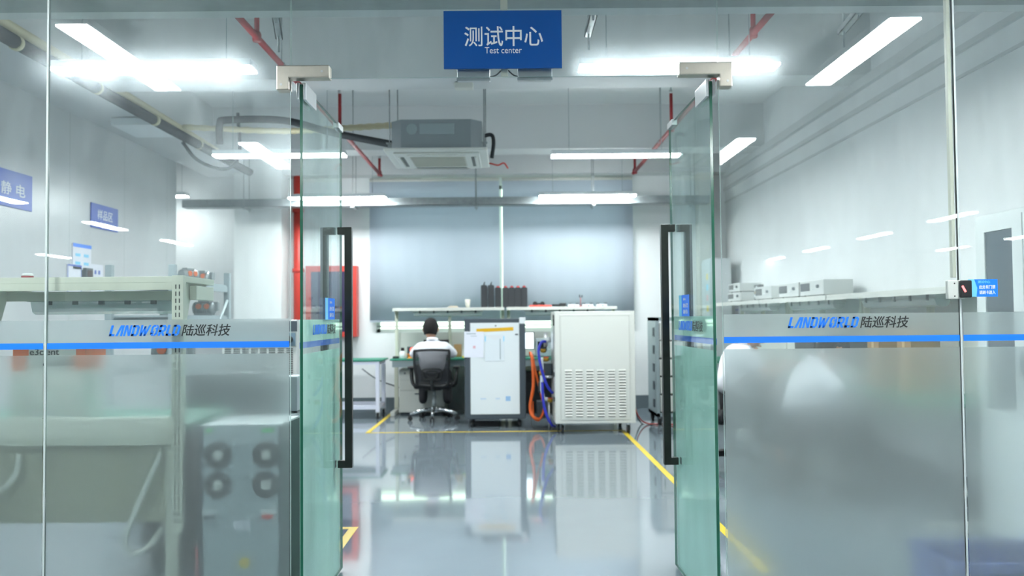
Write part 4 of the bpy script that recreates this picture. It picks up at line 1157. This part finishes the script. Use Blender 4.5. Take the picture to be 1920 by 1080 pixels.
# plumbing and hoses between the cabinets
mf = thing('valve_manifold', 'white pipe manifold with brass valves at the left side of the big cabinet', 'manifold', (0.36, 9.95, 0))
MB().tube([(0.0, 0, 0.82), (0.0, 0, 0.45), (0.02, 0, 0.36), (0.12, 0, 0.34)], 0.02, n=12).tube([(0.04, 0.02, 1.02), (0.11, 0.02, 1.02)], 0.03, n=12).build('white_pipe', cab_white, mf)
MB().tube([(0.05, 0.05, 1.1), (0.05, 0.05, 0.94)], 0.022).build('steel_pipe', alu, mf)
MB().tube([(0.0, 0, 0.6), (0.12, 0.0, 0.6)], 0.016).build('steel_pipe', alu, mf)
for x, z in ((0.05, 0.8), (0.0, 0.64), (0.09, 0.34), (0.02, 0.9)):
    v = MB().lathe([(0.02, -0.03), (0.028, -0.01), (0.028, 0.01), (0.02, 0.03)], (x, 0, z), axis='X').build('brass_valve', brass, mf)
    MB().box(x - 0.03, x + 0.03, -0.045, -0.03, z + 0.02, z + 0.03).build('valve_lever', red_paint if z != 0.9 else black_p, v)
MB().box(-0.04, 0.03, 0.02, 0.1, 0.42, 0.54, bev=0.01).build('pump', black_p, mf)
MB().box(0.0, 0.125, 0.12, 0.6, 0.60, 0.75, bev=0.01).build('pump_housing', dark_g, mf)
MB().box(-0.05, 0.1, 0.3, 0.5, 0.1, 0.3, bev=0.01).build('pump_motor', dark_g, mf)
MB().cyl((0.08, 0.02, 0.0), (0.08, 0.02, 0.34), 0.012).build('stand_pipe', alu, mf)
def hose(label, pts, m, r, name='hose', grp='hoses between the cabinets'):
    return tag(MB().tube(pts, r, n=10, smoothpts=8).build(name, m), label, 'hose', grp)
hose('thick orange hose nearest the dark grey cabinet', [(0.24, 10.3, 0.86), (0.26, 10.2, 0.78), (0.27, 10.15, 0.5), (0.23, 10.15, 0.25), (0.26, 10.12, 0.14), (0.34, 10.12, 0.1)], orange_m, 0.019, 'orange_hose')
hose('orange hose hanging in a loop, second from the dark grey cabinet', [(0.26, 10.4, 0.84), (0.31, 10.35, 0.6), (0.37, 10.3, 0.35), (0.39, 10.25, 0.2), (0.33, 10.2, 0.09), (0.27, 10.22, 0.13), (0.26, 10.25, 0.3)], orange_m, 0.014, 'orange_hose')
hose('thin dark orange hose nearest the blue hose', [(0.28, 10.5, 0.8), (0.33, 10.45, 0.5), (0.41, 10.4, 0.3), (0.42, 10.35, 0.18), (0.36, 10.3, 0.12)], mat('dark_orange', (176, 62, 30), 0.5), 0.009, 'orange_hose')
hose('thick blue hose arching from the manifold to the big cabinet', [(0.41, 9.95, 1.0), (0.36, 9.93, 0.99), (0.325, 9.9, 0.9), (0.35, 9.88, 0.72), (0.41, 9.88, 0.52), (0.48, 9.9, 0.42)], blue_h, 0.016, 'blue_hose')
hose('blue hose reaching down to the floor beside the big cabinet', [(0.36, 9.86, 0.55), (0.37, 9.84, 0.35), (0.40, 9.82, 0.2), (0.46, 9.82, 0.08), (0.5, 9.9, 0.05)], blue_h, 0.016, 'blue_hose')
hose('thin black cable looping on the floor between the cabinets', [(0.26, 10.2, 0.35), (0.24, 10.1, 0.1), (0.27, 10.05, 0.012), (0.4, 10.0, 0.012), (0.5, 9.95, 0.05)], black_p, 0.006, 'black_cable')
hose('red cable crossing the floor right of the big cabinet', [(1.42, 10.2, 0.3), (1.5, 10.3, 0.1), (1.62, 10.4, 0.012), (1.8, 10.35, 0.012), (2.0, 10.2, 0.012)], red_paint, 0.008, 'floor_cable', 'floor cables')
hose('black cable crossing the floor right of the big cabinet', [(1.42, 10.3, 0.25), (1.55, 10.45, 0.012), (1.7, 10.3, 0.012), (1.9, 10.5, 0.012)], black_p, 0.007, 'floor_cable', 'floor cables')

# portable rack at right
pr = thing('instrument_rack', 'grey rack of white instruments with handles, seen left of the right door', 'equipment rack', (1.95, 10.6, 0))
MB().box(-0.24, -0.2, -0.3, 0.3, 0.1, 1.26).box(0.2, 0.24, -0.3, 0.3, 0.1, 1.26).box(-0.24, 0.24, -0.3, 0.3, 1.22, 1.26).box(-0.24, 0.24, -0.3, 0.3, 0.1, 0.14).build('frame', steel_g, pr)
for k in range(5):
    z = 0.16 + k * 0.21
    u = MB().box(-0.195, 0.195, -0.31, 0.28, z, z + 0.19, bev=0.006).build('rack_module', off_white, pr)
    MB().tube([(-0.16, -0.312, z + 0.04), (-0.16, -0.34, z + 0.05), (-0.16, -0.34, z + 0.14), (-0.16, -0.312, z + 0.15)], 0.006, n=6).tube([(0.16, -0.312, z + 0.04), (0.16, -0.34, z + 0.05), (0.16, -0.34, z + 0.14), (0.16, -0.312, z + 0.15)], 0.006, n=6).build('module_handle', dark_g, u)
    MB().box(-0.25, -0.24, -0.2, -0.1, z + 0.04, z + 0.14, bev=0.003).build('side_latch', dark_g, u)
for x in (-0.2, 0.2):
    for y in (-0.26, 0.26):
        castor(x, y, pr, 0.1, 0.04, black_p)

# ------------------------------------------------------------------ right side benches along the wall
def side_bench(y0, y1, label):
    t = thing('workbench', label, 'workbench', (2.72, (y0 + y1) / 2, 0), group='steel workbenches')
    h = (y1 - y0) / 2 - 0.005
    MB().box(-0.34, 0.32, -h, h, 0.725, 0.75, bev=0.004).build('tabletop', green_mat, t)
    MB().box(-0.05, 0.3, -h, h, 1.415, 1.438, bev=0.002).box(-0.05, -0.043, -h, h, 1.395, 1.415).build('shelf', off_white, t)
    MB().box(0.24, 0.25, -h, h, 0.75, 1.1).build('back_panel', off_white, t)
    for y in (-h + 0.03, 0, h - 0.03):
        MB().box(0.255, 0.295, y - 0.02, y + 0.02, 0.75, 1.41, bev=0.002).build('upright', beige, t)
    for y in (-h + 0.04, h - 0.04):
        MB().box(0.1, 0.16, y - 0.025, y + 0.025, 0.06, 0.724, bev=0.002).build('leg', beige, t)
        MB().box(-0.3, 0.3, y - 0.03, y + 0.03, 0, 0.06, bev=0.01).build('foot', off_white, t)
    return t
side_bench(5.1, 7.4, 'right wall bench nearest the glass')
side_bench(7.42, 9.4, 'right wall bench in the middle of the row')
side_bench(9.42, 11.35, 'right wall bench farthest from the glass')
shelf_lamp('sealed lamp under the right wall shelf, nearest the glass', 2.82, 6.3, 1.41, PI / 2, 1.2)
shelf_lamp('sealed lamp under the right wall shelf, middle of the row', 2.82, 8.1, 1.41, PI / 2, 1.2)
shelf_lamp('sealed lamp under the right wall shelf, farthest from the glass', 2.82, 9.95, 1.41, PI / 2, 1.2)
gi = 'power instruments on the right wall shelf'
lightgrey = MATS['rack_light_grey']
for y, lab, dz in ((10.55, 'grey instrument at the far end of the right shelf, lower one', 0), (10.55, 'grey instrument at the far end of the right shelf, upper one', 0.11),
                   (9.35, 'long grey instrument on the right shelf, before the black fan', 0), (8.5, 'grey instrument on the right shelf, second from its near end', 0), (7.85, 'grey instrument on the right shelf, nearest the glass', 0)):
    instrument(lab, 2.83, y, 1.438 + dz, -PI / 2, 0.6 if dz == 0 else 0.5, 0.26, 0.11 if y > 10 else 0.14, lightgrey, gi)
bf = thing('desk_fan', 'small black box fan with a yellow hub on the right wall shelf', 'fan', (2.80, 9.85, 1.438), -PI / 2)
MB().box(-0.09, 0.09, -0.03, 0.03, 0, 0.18, bev=0.006).build('fan_frame', black_p, bf)
bl = MB()
for k in range(5):
    a_ = k * 2 * PI / 5
    bl.prism([(0.02 * math.cos(a_), 0.09 + 0.02 * math.sin(a_)), (0.075 * math.cos(a_ - 0.25), 0.09 + 0.075 * math.sin(a_ - 0.25)), (0.075 * math.cos(a_ + 0.25), 0.09 + 0.075 * math.sin(a_ + 0.25))], -0.035, -0.031, 'Y')
bl.build('fan_blades', cab_white, bf)
MB().lathe([(0.022, -0.04), (0.024, -0.031)], (0, 0, 0.09), axis='Y').build('fan_hub', yellow_m, bf)
def desk_monitor(label, y, lit=False):
    t = thing('monitor', label, 'monitor', (2.72, y, 0.75), -PI / 2, 'monitors on the right benches')
    MB().box(-0.26, 0.26, -0.015, 0.015, 0.12, 0.44, bev=0.005).build('bezel', black_p, t)
    MB().box(-0.25, 0.25, -0.0165, -0.0155, 0.13, 0.43).build('screen', screen_m if lit else screen_off, t)
    MB().box(-0.03, 0.03, 0.015, 0.035, 0.01, 0.3).box(-0.11, 0.11, -0.08, 0.1, 0, 0.01).build('stand', black_p, t)
desk_monitor('dark monitor on the middle right bench', 8.1)
desk_monitor('dark monitor on the nearest right bench', 6.9)
for y, lab, m_ in ((6.4, 'brown carton on the nearest right bench, beside the monitor', MATS['kraft_brown']), (5.9, 'brown carton on the nearest right bench, towards the locker', MATS['kraft_brown'])):
    t = thing('carton', lab, 'box', (2.74, y, 0.75), group='cartons on the right bench')
    MB().box(-0.1, 0.1, -0.1, 0.1, 0, 0.42, bev=0.004).build('carton_body', m_, t)
    MB().box(-0.102, -0.1, -0.02, 0.02, 0.0, 0.42).build('packing_tape', mat('tape_tan', (190, 160, 110), 0.3), t)
# notices on the right wall behind the far bench
for y, z0, lab in ((11.75, 1.1, 'white notice on the right wall beside the tall grey locker'), (11.5, 1.12, 'white notice on the right wall nearer the shelf end')):
    t = thing('wall_notice', lab, 'notice', (3.05, y, z0), group='notices on the right wall')
    MB().box(-0.01, -0.001, -0.1, 0.1, 0, 0.3).build('sheet', paper, t)
    MB().box(-0.0115, -0.0102, -0.07, 0.07, 0.24, 0.26).build('print_block', sign_blue2, t)
# tall grey locker in the far right corner
lk = thing('tall_locker', 'tall plain grey cabinet in the far right corner behind the right door', 'locker', (2.74, 11.75, 0))
MB().box(-0.1, 0.17, -0.25, 0.25, 0.05, 2.03, bev=0.005).build('body', mat('locker_grey', (192, 198, 200), 0.45), lk)
MB().box(-0.112, -0.101, -0.24, 0.24, 0.08, 2.0, bev=0.003).build('door', MATS['locker_grey'], lk)
MB().box(-0.09, 0.16, -0.24, 0.24, 0, 0.05).build('plinth', dark_g, lk)
for k, (y, m_) in enumerate(((-0.1, yellow_m), (-0.1, sky_blue), (-0.1, mat('pink_note', (230, 180, 180), 0.6)), (-0.1, yellow_m))):
    MB().box(-0.115, -0.1125, y - 0.05, y + 0.05, 1.75 - 0.14 * k, 1.83 - 0.14 * k).build('sticky_note', m_, lk)
# metal locker at the right edge
ml = thing('metal_locker', 'pale metal locker with dark window doors at the right edge', 'locker', (2.86, 4.51, 0))
loc = mat('locker_pale', (212, 218, 218), 0.45)
MB().box(-0.2, 0.18, -0.47, 0.47, 0.04, 1.82, bev=0.004).build('body', loc, ml)
MB().box(-0.18, 0.16, -0.45, 0.45, 0, 0.04).build('plinth', dark_g, ml)
for s in (-1, 1):
    y0, y1 = sorted((s * 0.005, s * 0.455))
    d = MB().box(-0.216, -0.201, y0, y1, 0.07, 0.75, bev=0.002).box(-0.216, -0.201, y0, y1, 1.72, 1.79).box(-0.216, -0.201, y0, y0 + 0.09, 0.75, 1.72).box(-0.216, -0.201, y1 - 0.09, y1, 0.75, 1.72).build('door', loc, ml)
    MB().box(-0.208, -0.204, y0 + 0.09, y1 - 0.09, 0.75, 1.72).build('window_pane', mat('smoked_glass', (84, 94, 100), 0.1), d)
    MB().box(-0.226, -0.216, s * 0.03 - 0.008, s * 0.03 + 0.008, 0.95, 1.07, bev=0.002).build('door_handle', dark_g, d)
# blue crate against the glass
bc = thing('blue_crate', 'blue plastic crate on the floor behind the frosted glass at the bottom right', 'crate', (2.12, 3.86, 0))
mb = MB()
mb.box(-0.3, 0.3, -0.2, 0.2, 0, 0.015).box(-0.3, 0.3, -0.2, -0.185, 0.015, 0.24).box(-0.3, 0.3, 0.185, 0.2, 0.015, 0.24).box(-0.3, -0.285, -0.185, 0.185, 0.015, 0.24).box(0.285, 0.3, -0.185, 0.185, 0.015, 0.24)
mb.box(-0.31, 0.31, -0.212, -0.2, 0.2, 0.24).box(-0.31, 0.31, 0.2, 0.212, 0.2, 0.24)
mb.build('crate_body', blue_plastic, bc)
MB().box(-0.08, 0.08, -0.216, -0.2125, 0.13, 0.17).build('grip_slot', mat('dark_blue', (24, 40, 90), 0.5), bc)

# ------------------------------------------------------------------ office chairs
def office_chair(label, x, y, rz, base_m):
    """faces local +Y"""
    t = thing('office_chair', label, 'office chair', (x, y, 0), rz, 'office chairs')
    # five-star base
    b = MB()
    for k in range(5):
        a_ = 2 * PI * k / 5 + PI / 2 + PI
        d = Vector((math.cos(a_), math.sin(a_), 0))
        b.tube([d * 0.03 + Vector((0, 0, 0.13)), d * 0.15 + Vector((0, 0, 0.125)), d * 0.31 + Vector((0, 0, 0.08))], [0.026, 0.022, 0.016], n=10)
    b.lathe([(0.045, 0.09), (0.045, 0.15), (0.03, 0.17)])
    bo_ = b.build('star_base', base_m, t)
    for k in range(5):
        a_ = 2 * PI * k / 5 + PI / 2 + PI
        p = Vector((math.cos(a_) * 0.31, math.sin(a_) * 0.31, 0))
        side = Vector((-math.sin(a_), math.cos(a_), 0))
        c = MB().cyl(p + Vector((0, 0, 0.075)), p + Vector((0, 0, 0.04)), 0.01)
        for s in (-1, 1):
            c.cyl(p + side * s * 0.01 + Vector((0, 0, 0.028)), p + side * s * 0.026 + Vector((0, 0, 0.028)), 0.028, n=14)
        c.build('castor', black_p, bo_)
    MB().cyl((0, 0, 0.15), (0, 0, 0.30), 0.027).cyl((0, 0, 0.30), (0, 0, 0.39), 0.017).build('gas_lift', MATS['galvanised_steel'] if base_m is chrome else black_p, t)
    MB().box(-0.1, 0.1, -0.12, 0.12, 0.375, 0.40, bev=0.005).cyl((0.05, 0, 0.385), (0.2, 0, 0.375), 0.006).build('tilt_mechanism', black_p, t)
    s_ = MB().box(-0.24, 0.24, -0.23, 0.25, 0.40, 0.47, bev=0.03, seg=4)
    s_.build('seat', black_f, t)
    # back frame: rounded trapezoid ring
    def ring(w0, w1, z0, z1, y0, y1, r):
        P = []
        for (x_, z_) in ((-w0, z0), (-(w0 + w1) / 2 - 0.01, (z0 + z1) / 2), (-w1, z1 - 0.02), (-w1 + 0.03, z1), (0, z1 + 0.008), (w1 - 0.03, z1), (w1, z1 - 0.02), ((w0 + w1) / 2 + 0.01, (z0 + z1) / 2), (w0, z0), (0, z0 - 0.02), (-w0, z0)):
            f_ = (z_ - z0) / (z1 - z0)
            P.append(Vector((x_, y0 + (y1 - y0) * f_ - 0.03 * math.sin(max(0, min(1, f_)) * PI), z_)))
        return P
    P = ring(0.185, 0.215, 0.46, 0.88, -0.25, -0.33, 0.016)
    fr_ = MB().tube(P, 0.015, n=8, smoothpts=4).build('back_frame', black_p, t)
    n = 10
    mesh = MB()
    rows = []
    for j in range(n + 1):
        f_ = j / n
        z_ = 0.465 + 0.41 * f_
        w_ = 0.19 + 0.025 * f_
        y_ = -0.25 - 0.08 * f_ - 0.03 * math.sin(f_ * PI)
        rows.append([(mesh.bm.verts.new((w_ * (2 * i / 8 - 1), y_ - 0.012 * (1 - (2 * i / 8 - 1) ** 2), z_)), mesh.bm.verts.new((w_ * (2 * i / 8 - 1), y_ + 0.002 - 0.012 * (1 - (2 * i / 8 - 1) ** 2), z_))) for i in range(9)])
    for a1, b1 in zip(rows, rows[1:]):
        for i in range(8):
            for q in (0, 1):
                f = mesh.bm.faces.new((a1[i][q], a1[i + 1][q], b1[i + 1][q], b1[i][q])); f.smooth = True
    mesh.build('back_mesh', mat('see_through_mesh', (62, 64, 68), 0.8, alpha=0.5), t)
    for w_, z0, z1 in ((0.115, 0.53, 0.645), (0.07, 0.55, 0.62)):
        MB().tube([(-w_ + 0.02, -0.315, z0), (-w_, -0.318, (z0 + z1) / 2), (-w_ + 0.01, -0.322, z1), (0, -0.332, z1 + 0.01), (w_ - 0.01, -0.322, z1), (w_, -0.318, (z0 + z1) / 2), (w_ - 0.02, -0.315, z0), (0, -0.32, z0 - 0.005), (-w_ + 0.02, -0.315, z0)], 0.009, n=8, smoothpts=4).build('lumbar_support', black_p, t)
    MB().tube([(0, -0.05, 0.385), (0, -0.22, 0.39), (0, -0.30, 0.44), (0, -0.32, 0.54)], 0.02, n=8, smoothpts=5).build('back_arm', black_p, t)
    for s in (-1, 1):
        MB().tube([(s * 0.2, 0.08, 0.41), (s * 0.27, 0.08, 0.44), (s * 0.285, 0.05, 0.58), (s * 0.285, 0.06, 0.645)], 0.018, n=8, smoothpts=5).tube([(s * 0.2, -0.12, 0.41), (s * 0.26, -0.14, 0.46), (s * 0.285, -0.10, 0.58), (s * 0.285, -0.04, 0.645)], 0.014, n=8, smoothpts=5).box(s * 0.285 - 0.04, s * 0.285 + 0.04, -0.13, 0.13, 0.645, 0.67, bev=0.01).build('armrest', black_p, t)
    return t
office_chair('black mesh office chair with chrome base at the back bench', -0.955, 11.13, 0.0, chrome)
office_chair('black office chair with black base, just behind the right door edge', 1.84, 7.35, -PI / 2, black_p)
office_chair('black office chair behind the frosted right glass, nearer the glass', 2.02, 6.15, -PI / 2, black_p)

# ------------------------------------------------------------------ people
def skin_tree(chains, root=0, sub=2):
    """chains: list of [(x,y,z,r)...]; equal points are shared. Evaluated mesh."""
    verts, rad, edges, idx = [], [], [], {}
    for ch in chains:
        prev = None
        for p in ch:
            k = (round(p[0], 4), round(p[1], 4), round(p[2], 4))
            if k not in idx:
                idx[k] = len(verts); verts.append(k); rad.append(p[3] if isinstance(p[3], tuple) else (p[3], p[3]))
            i = idx[k]
            if prev is not None and prev != i: edges.append((prev, i))
            prev = i
    me = bpy.data.meshes.new('skeleton')
    me.from_pydata(verts, edges, [])
    o = bpy.data.objects.new('skeleton', me)
    COL.objects.link(o)
    o.modifiers.new('skin', 'SKIN')
    sv = me.skin_vertices
    if not sv:
        bm = bmesh.new(); bm.from_mesh(me); bm.verts.layers.skin.verify(); bm.to_mesh(me); bm.free()
        sv = me.skin_vertices
    for i, r in enumerate(rad):
        sv[0].data[i].radius = r
        sv[0].data[i].use_root = (i == root)
    m = o.modifiers.new('sub', 'SUBSURF'); m.levels = sub; m.render_levels = sub
    dg = bpy.context.evaluated_depsgraph_get(); dg.update()
    out = bpy.data.meshes.new_from_object(o.evaluated_get(dg))
    COL.objects.unlink(o); bpy.data.objects.remove(o)
    return out

def fuse(meshes, voxel, smooth=3):
    bm = bmesh.new()
    for me in meshes: bm.from_mesh(me)
    me = bpy.data.meshes.new('fused'); bm.to_mesh(me); bm.free()
    o = bpy.data.objects.new('fused', me); COL.objects.link(o)
    r = o.modifiers.new('r', 'REMESH'); r.mode = 'VOXEL'; r.voxel_size = voxel; r.use_smooth_shade = True
    s = o.modifiers.new('s', 'SMOOTH'); s.iterations = smooth; s.factor = 0.5
    dg = bpy.context.evaluated_depsgraph_get(); dg.update()
    out = bpy.data.meshes.new_from_object(o.evaluated_get(dg))
    COL.objects.unlink(o); bpy.data.objects.remove(o)
    for p in out.polygons: p.use_smooth = True
    return out

def head_mesh(c, yaw=0.0, pitch=0.0):
    """head centred on c, face towards local +Y"""
    bm = bmesh.new()
    bmesh.ops.create_uvsphere(bm, u_segments=32, v_segments=24, radius=1)
    for v in bm.verts:
        x, y, z = v.co
        w = 0.081 * (1 - 0.22 * max(0, -z)) ; dpt = 0.097 * (1 - 0.12 * max(0, -z)); h = 0.118
        X = x * w; Y = y * dpt + (0.012 if z < 0 and y > 0 else 0) * (-z); Z = z * h
        if y > 0.55 and -0.1 < z < 0.22 and 0.15 < abs(x) < 0.55: Y -= 0.008      # eye sockets
        if y > 0.8 and abs(x) < 0.14 and -0.35 < z < 0.1: Y += 0.02 * (0.1 - z) / 0.45 # nose
        v.co = Vector((X, Y, Z))
    def blob(p, r, sc=(1, 1, 1)):
        q = bmesh.ops.create_uvsphere(bm, u_segments=12, v_segments=8, radius=r)
        for v in q['verts']: v.co = Vector((v.co.x * sc[0], v.co.y * sc[1], v.co.z * sc[2])) + Vector(p)
    for s in (-1, 1):
        blob((s * 0.083, -0.008, -0.008), 0.030, (0.35, 0.6, 1.0))      # ears
        blob((s * 0.026, 0.088, -0.07), 0.012, (1.0, 0.6, 0.5))
    blob((0, 0.100, -0.03), 0.013, (0.9, 1.0, 1.0))                     # nose tip
    blob((0, 0.097, -0.066), 0.018, (1.4, 0.5, 0.35))                    # lips
    blob((0, 0.082, -0.1), 0.02, (1.1, 0.8, 0.8))                        # chin
    M = Matrix.Translation(Vector(c)) @ Matrix.Rotation(yaw, 4, 'Z') @ Matrix.Rotation(pitch, 4, 'X') @ Matrix.Scale(1.08, 4)
    bm.transform(M)
    me = bpy.data.meshes.new('head'); bm.to_mesh(me); bm.free()
    return me, M

def hand_chains(wr, d, side, curl=0.35):
    """palm and five fingers; wr wrist point, d pointing direction (flat on the desk), side +1 = right hand"""
    wr = Vector(wr); d = Vector(d).normalized(); up = Vector((0, 0, 1)); lat = d.cross(up).normalized()   # to the right of d
    th_ = -side   # thumb on the inner side
    ch = []
    palm = wr + d * 0.05
    ch.append([tuple(wr) + ((0.024, 0.018),), tuple(palm) + ((0.036, 0.015),), tuple(wr + d * 0.09) + ((0.036, 0.012),)])
    fingers = []
    for k, (o, L_) in enumerate(((-0.030, 0.068), (-0.010, 0.078), (0.011, 0.072), (0.030, 0.056))):
        b = wr + d * 0.075 + lat * (o * -th_ * -1)
        p1 = b + d * L_ * 0.5 + up * 0.008
        p2 = b + d * L_ * 0.8 - up * 0.004
        p3 = b + d * L_ * 1.0 - up * 0.016
        fingers.append([tuple(b) + (0.0095,), tuple(p1) + (0.009,), tuple(p2) + (0.008,), tuple(p3) + (0.007,)])
    b = wr + d * 0.03 + lat * th_ * 0.025
    fingers.append([tuple(b) + (0.012,), tuple(b + d * 0.025 + lat * th_ * 0.022 - up * 0.004) + (0.011,), tuple(b + d * 0.055 + lat * th_ * 0.03 - up * 0.01) + (0.0085,)])
    return ch, fingers

def person(label, x, y, rz, head=(0, 0.10, 1.095), yaw=0.0, pitch=-0.15, lean=0.0, bald=False, rest=None, scale=1.0):
    """seated, facing local +Y, forearms on the desk"""
    t = thing('person', label, 'person', (x, y, 0), rz, 'people at work')
    t.scale = (scale,) * 3
    L = lean
    pel = (0, -0.02, 0.535, (0.15, 0.12)); wst = (0, 0.0 + L * 0.2, 0.66, (0.14, 0.105)); chs = (0, 0.03 + L * 0.6, 0.80, (0.165, 0.115))
    nb = (0, 0.05 + L * 0.85, 0.915, (0.09, 0.075)); 
    hd = Vector(head)
    nk = (hd.x * 0.5, (0.05 + L * 0.85 + hd.y) / 2 - 0.005, (0.915 + hd.z) / 2, (0.054, 0.056)); hb = (hd.x, hd.y - 0.015, hd.z - 0.04, (0.052, 0.055))
    def sh(s): return (s * 0.165, 0.045 + L * 0.8, 0.865, 0.062)
    def el(s): return (s * 0.27, 0.16 + L * 0.8, 0.715, 0.043)
    def wr(s): return (s * 0.19, 0.40 + L * 0.5, 0.79, 0.027)
    arms = []
    for s in (-1, 1):
        arms.append([chs, sh(s), (s * 0.225, 0.09 + L * 0.8, 0.80, 0.052), el(s), (s * 0.235, 0.28 + L * 0.65, 0.755, 0.039), wr(s)])
    legs = []
    for s in (-1, 1):
        legs.append([pel, (s * 0.1, 0.06, 0.535, 0.088), (s * 0.13, 0.25, 0.535, 0.075), (s * 0.15, 0.42, 0.52, 0.058), (s * 0.15, 0.38, 0.34, 0.052), (s * 0.15, 0.30, 0.12, 0.038), (s * 0.155, 0.34, 0.055, 0.036), (s * 0.165, 0.46, 0.035, 0.03)])
    bodyp = skin_tree([[pel, wst, chs, nb, nk, hb]] + arms + legs)
    hm, M = head_mesh(head, yaw, pitch)
    parts = [bodyp, hm]
    for s in (-1, 1):
        w_ = wr(s)
        d = Vector((-s * 0.35, 0.9, -0.02))
        ch, fs = hand_chains(w_[:3], d, s)
        parts.append(skin_tree(ch, sub=2))
        for f in fs: parts.append(skin_tree([f], sub=2))
    me = fuse(parts, 0.0055, 2)
    me.materials.clear(); me.materials.append(skin)
    link('body', me, t)
    # shirt
    fat = lambda p, a, b=None: p[:3] + ((p[3][0] + a, p[3][1] + a) if isinstance(p[3], tuple) else p[3] + a,)
    sarm = []
    for s in (-1, 1):
        e = el(s)
        m_ = (s * 0.256, 0.138 + L * 0.8, 0.745, 0.06)
        sarm.append([fat(chs, .016), fat(sh(s), .014), (s * 0.225, 0.09 + L * 0.8, 0.80, 0.066), m_])
    shirt = skin_tree([[fat(pel, .018), fat(wst, .026), fat(chs, .016), fat(nb, .010), (nb[0], nb[1] + 0.004, nb[2] + 0.035, (0.064, 0.066))]] + sarm)
    sm = fuse([shirt], 0.008, 3)
    sm.materials.clear(); sm.materials.append(shirt_m)
    so = link('shirt', sm, t)
    col = MB()
    n = 20
    C_ = Vector((nk[0] * 0.4, nb[1] - 0.002, nb[2] + 0.035))
    ring0 = []; ring1 = []
    for k in range(n):
        a_ = 2 * PI * k / n
        ring0.append(col.bm.verts.new(C_ + Vector((math.cos(a_) * 0.074, math.sin(a_) * 0.072, -0.012 - 0.01 * math.sin(a_)))))
        ring1.append(col.bm.verts.new(C_ + Vector((math.cos(a_) * 0.064, math.sin(a_) * 0.063, 0.026 - 0.012 * math.sin(a_)))))
    for k in range(n):
        f = col.bm.faces.new((ring0[k], ring0[(k + 1) % n], ring1[(k + 1) % n], ring1[k])); f.smooth = True
    co = col.build('collar', shirt_m, so)
    co.modifiers.new('solid', 'SOLIDIFY').thickness = 0.005
    # trousers and shoes
    tl = []
    for s in (-1, 1):
        tl.append([fat(pel, .012), (s * 0.1, 0.06, 0.535, 0.098), (s * 0.13, 0.25, 0.535, 0.086), (s * 0.15, 0.42, 0.52, 0.069), (s * 0.15, 0.38, 0.34, 0.064), (s * 0.15, 0.31, 0.15, 0.056)])
    tm = fuse([skin_tree(tl)], 0.009, 3)
    tm.materials.clear(); tm.materials.append(trouser_m)
    link('trousers', tm, t)
    for s in (-1, 1):
        hm2 = fuse([skin_tree([[(s * 0.15, 0.275, 0.05, 0.042), (s * 0.155, 0.36, 0.05, 0.046), (s * 0.165, 0.48, 0.038, 0.038)]])], 0.008, 2)
        hm2.materials.clear(); hm2.materials.append(black_p)
        link('shoe', hm2, t)
    # hair
    bm = bmesh.new()
    bmesh.ops.create_uvsphere(bm, u_segments=36, v_segments=28, radius=1)
    for v in bm.verts:
        x_, y_, z_ = v.co
        j = 1 + 0.02 * math.sin(x_ * 37 + y_ * 29) * math.cos(z_ * 31)
        v.co = Vector((x_ * 0.0885 * j, y_ * 0.1035 * j - 0.002, z_ * 0.1255 * j + 0.001))
    dead = []
    for v in bm.verts:
        X, Y, Z = v.co
        line_ = -0.085 if Y < -0.03 else (-0.085 + (Y + 0.03) * 1.5)
        if Y > 0.055: line_ = 0.055
        if Z < line_: dead.append(v)
        elif abs(X) > 0.07 and -0.03 < Y < 0.02 and Z < 0.0: dead.append(v)
        elif bald and (X ** 2 + (Y + 0.035) ** 2) < 0.026 ** 2 and Z > 0.06: v.co *= 0.93
    bmesh.ops.delete(bm, geom=dead, context='VERTS')
    bm.transform(M)
    hme = bpy.data.meshes.new('hair'); bm.to_mesh(hme); bm.free()
    for p in hme.polygons: p.use_smooth = True
    hme.materials.append(hair_m)
    ho = link('hair', hme, t)
    so_ = ho.modifiers.new('solid', 'SOLIDIFY'); so_.thickness = 0.008; so_.offset = -0.5
    if bald:
        pass
    return t
person('person in a white shirt seated with his back to us at the back bench', -0.975, 11.16, 0.0, head=(-0.03, 0.10, 1.085), pitch=-0.25, bald=True, scale=1.05)
person('person in a white shirt seated just behind the edge of the right door', 1.86, 7.38, -PI / 2, head=(0.0, 0.16, 1.035), pitch=-0.5, lean=0.03, scale=1.1)
person('person in a white shirt behind the frosted right glass, head bent low', 2.02, 6.18, -PI / 2, head=(0.02, 0.24, 1.03), pitch=-0.7, yaw=0.3, lean=0.10)
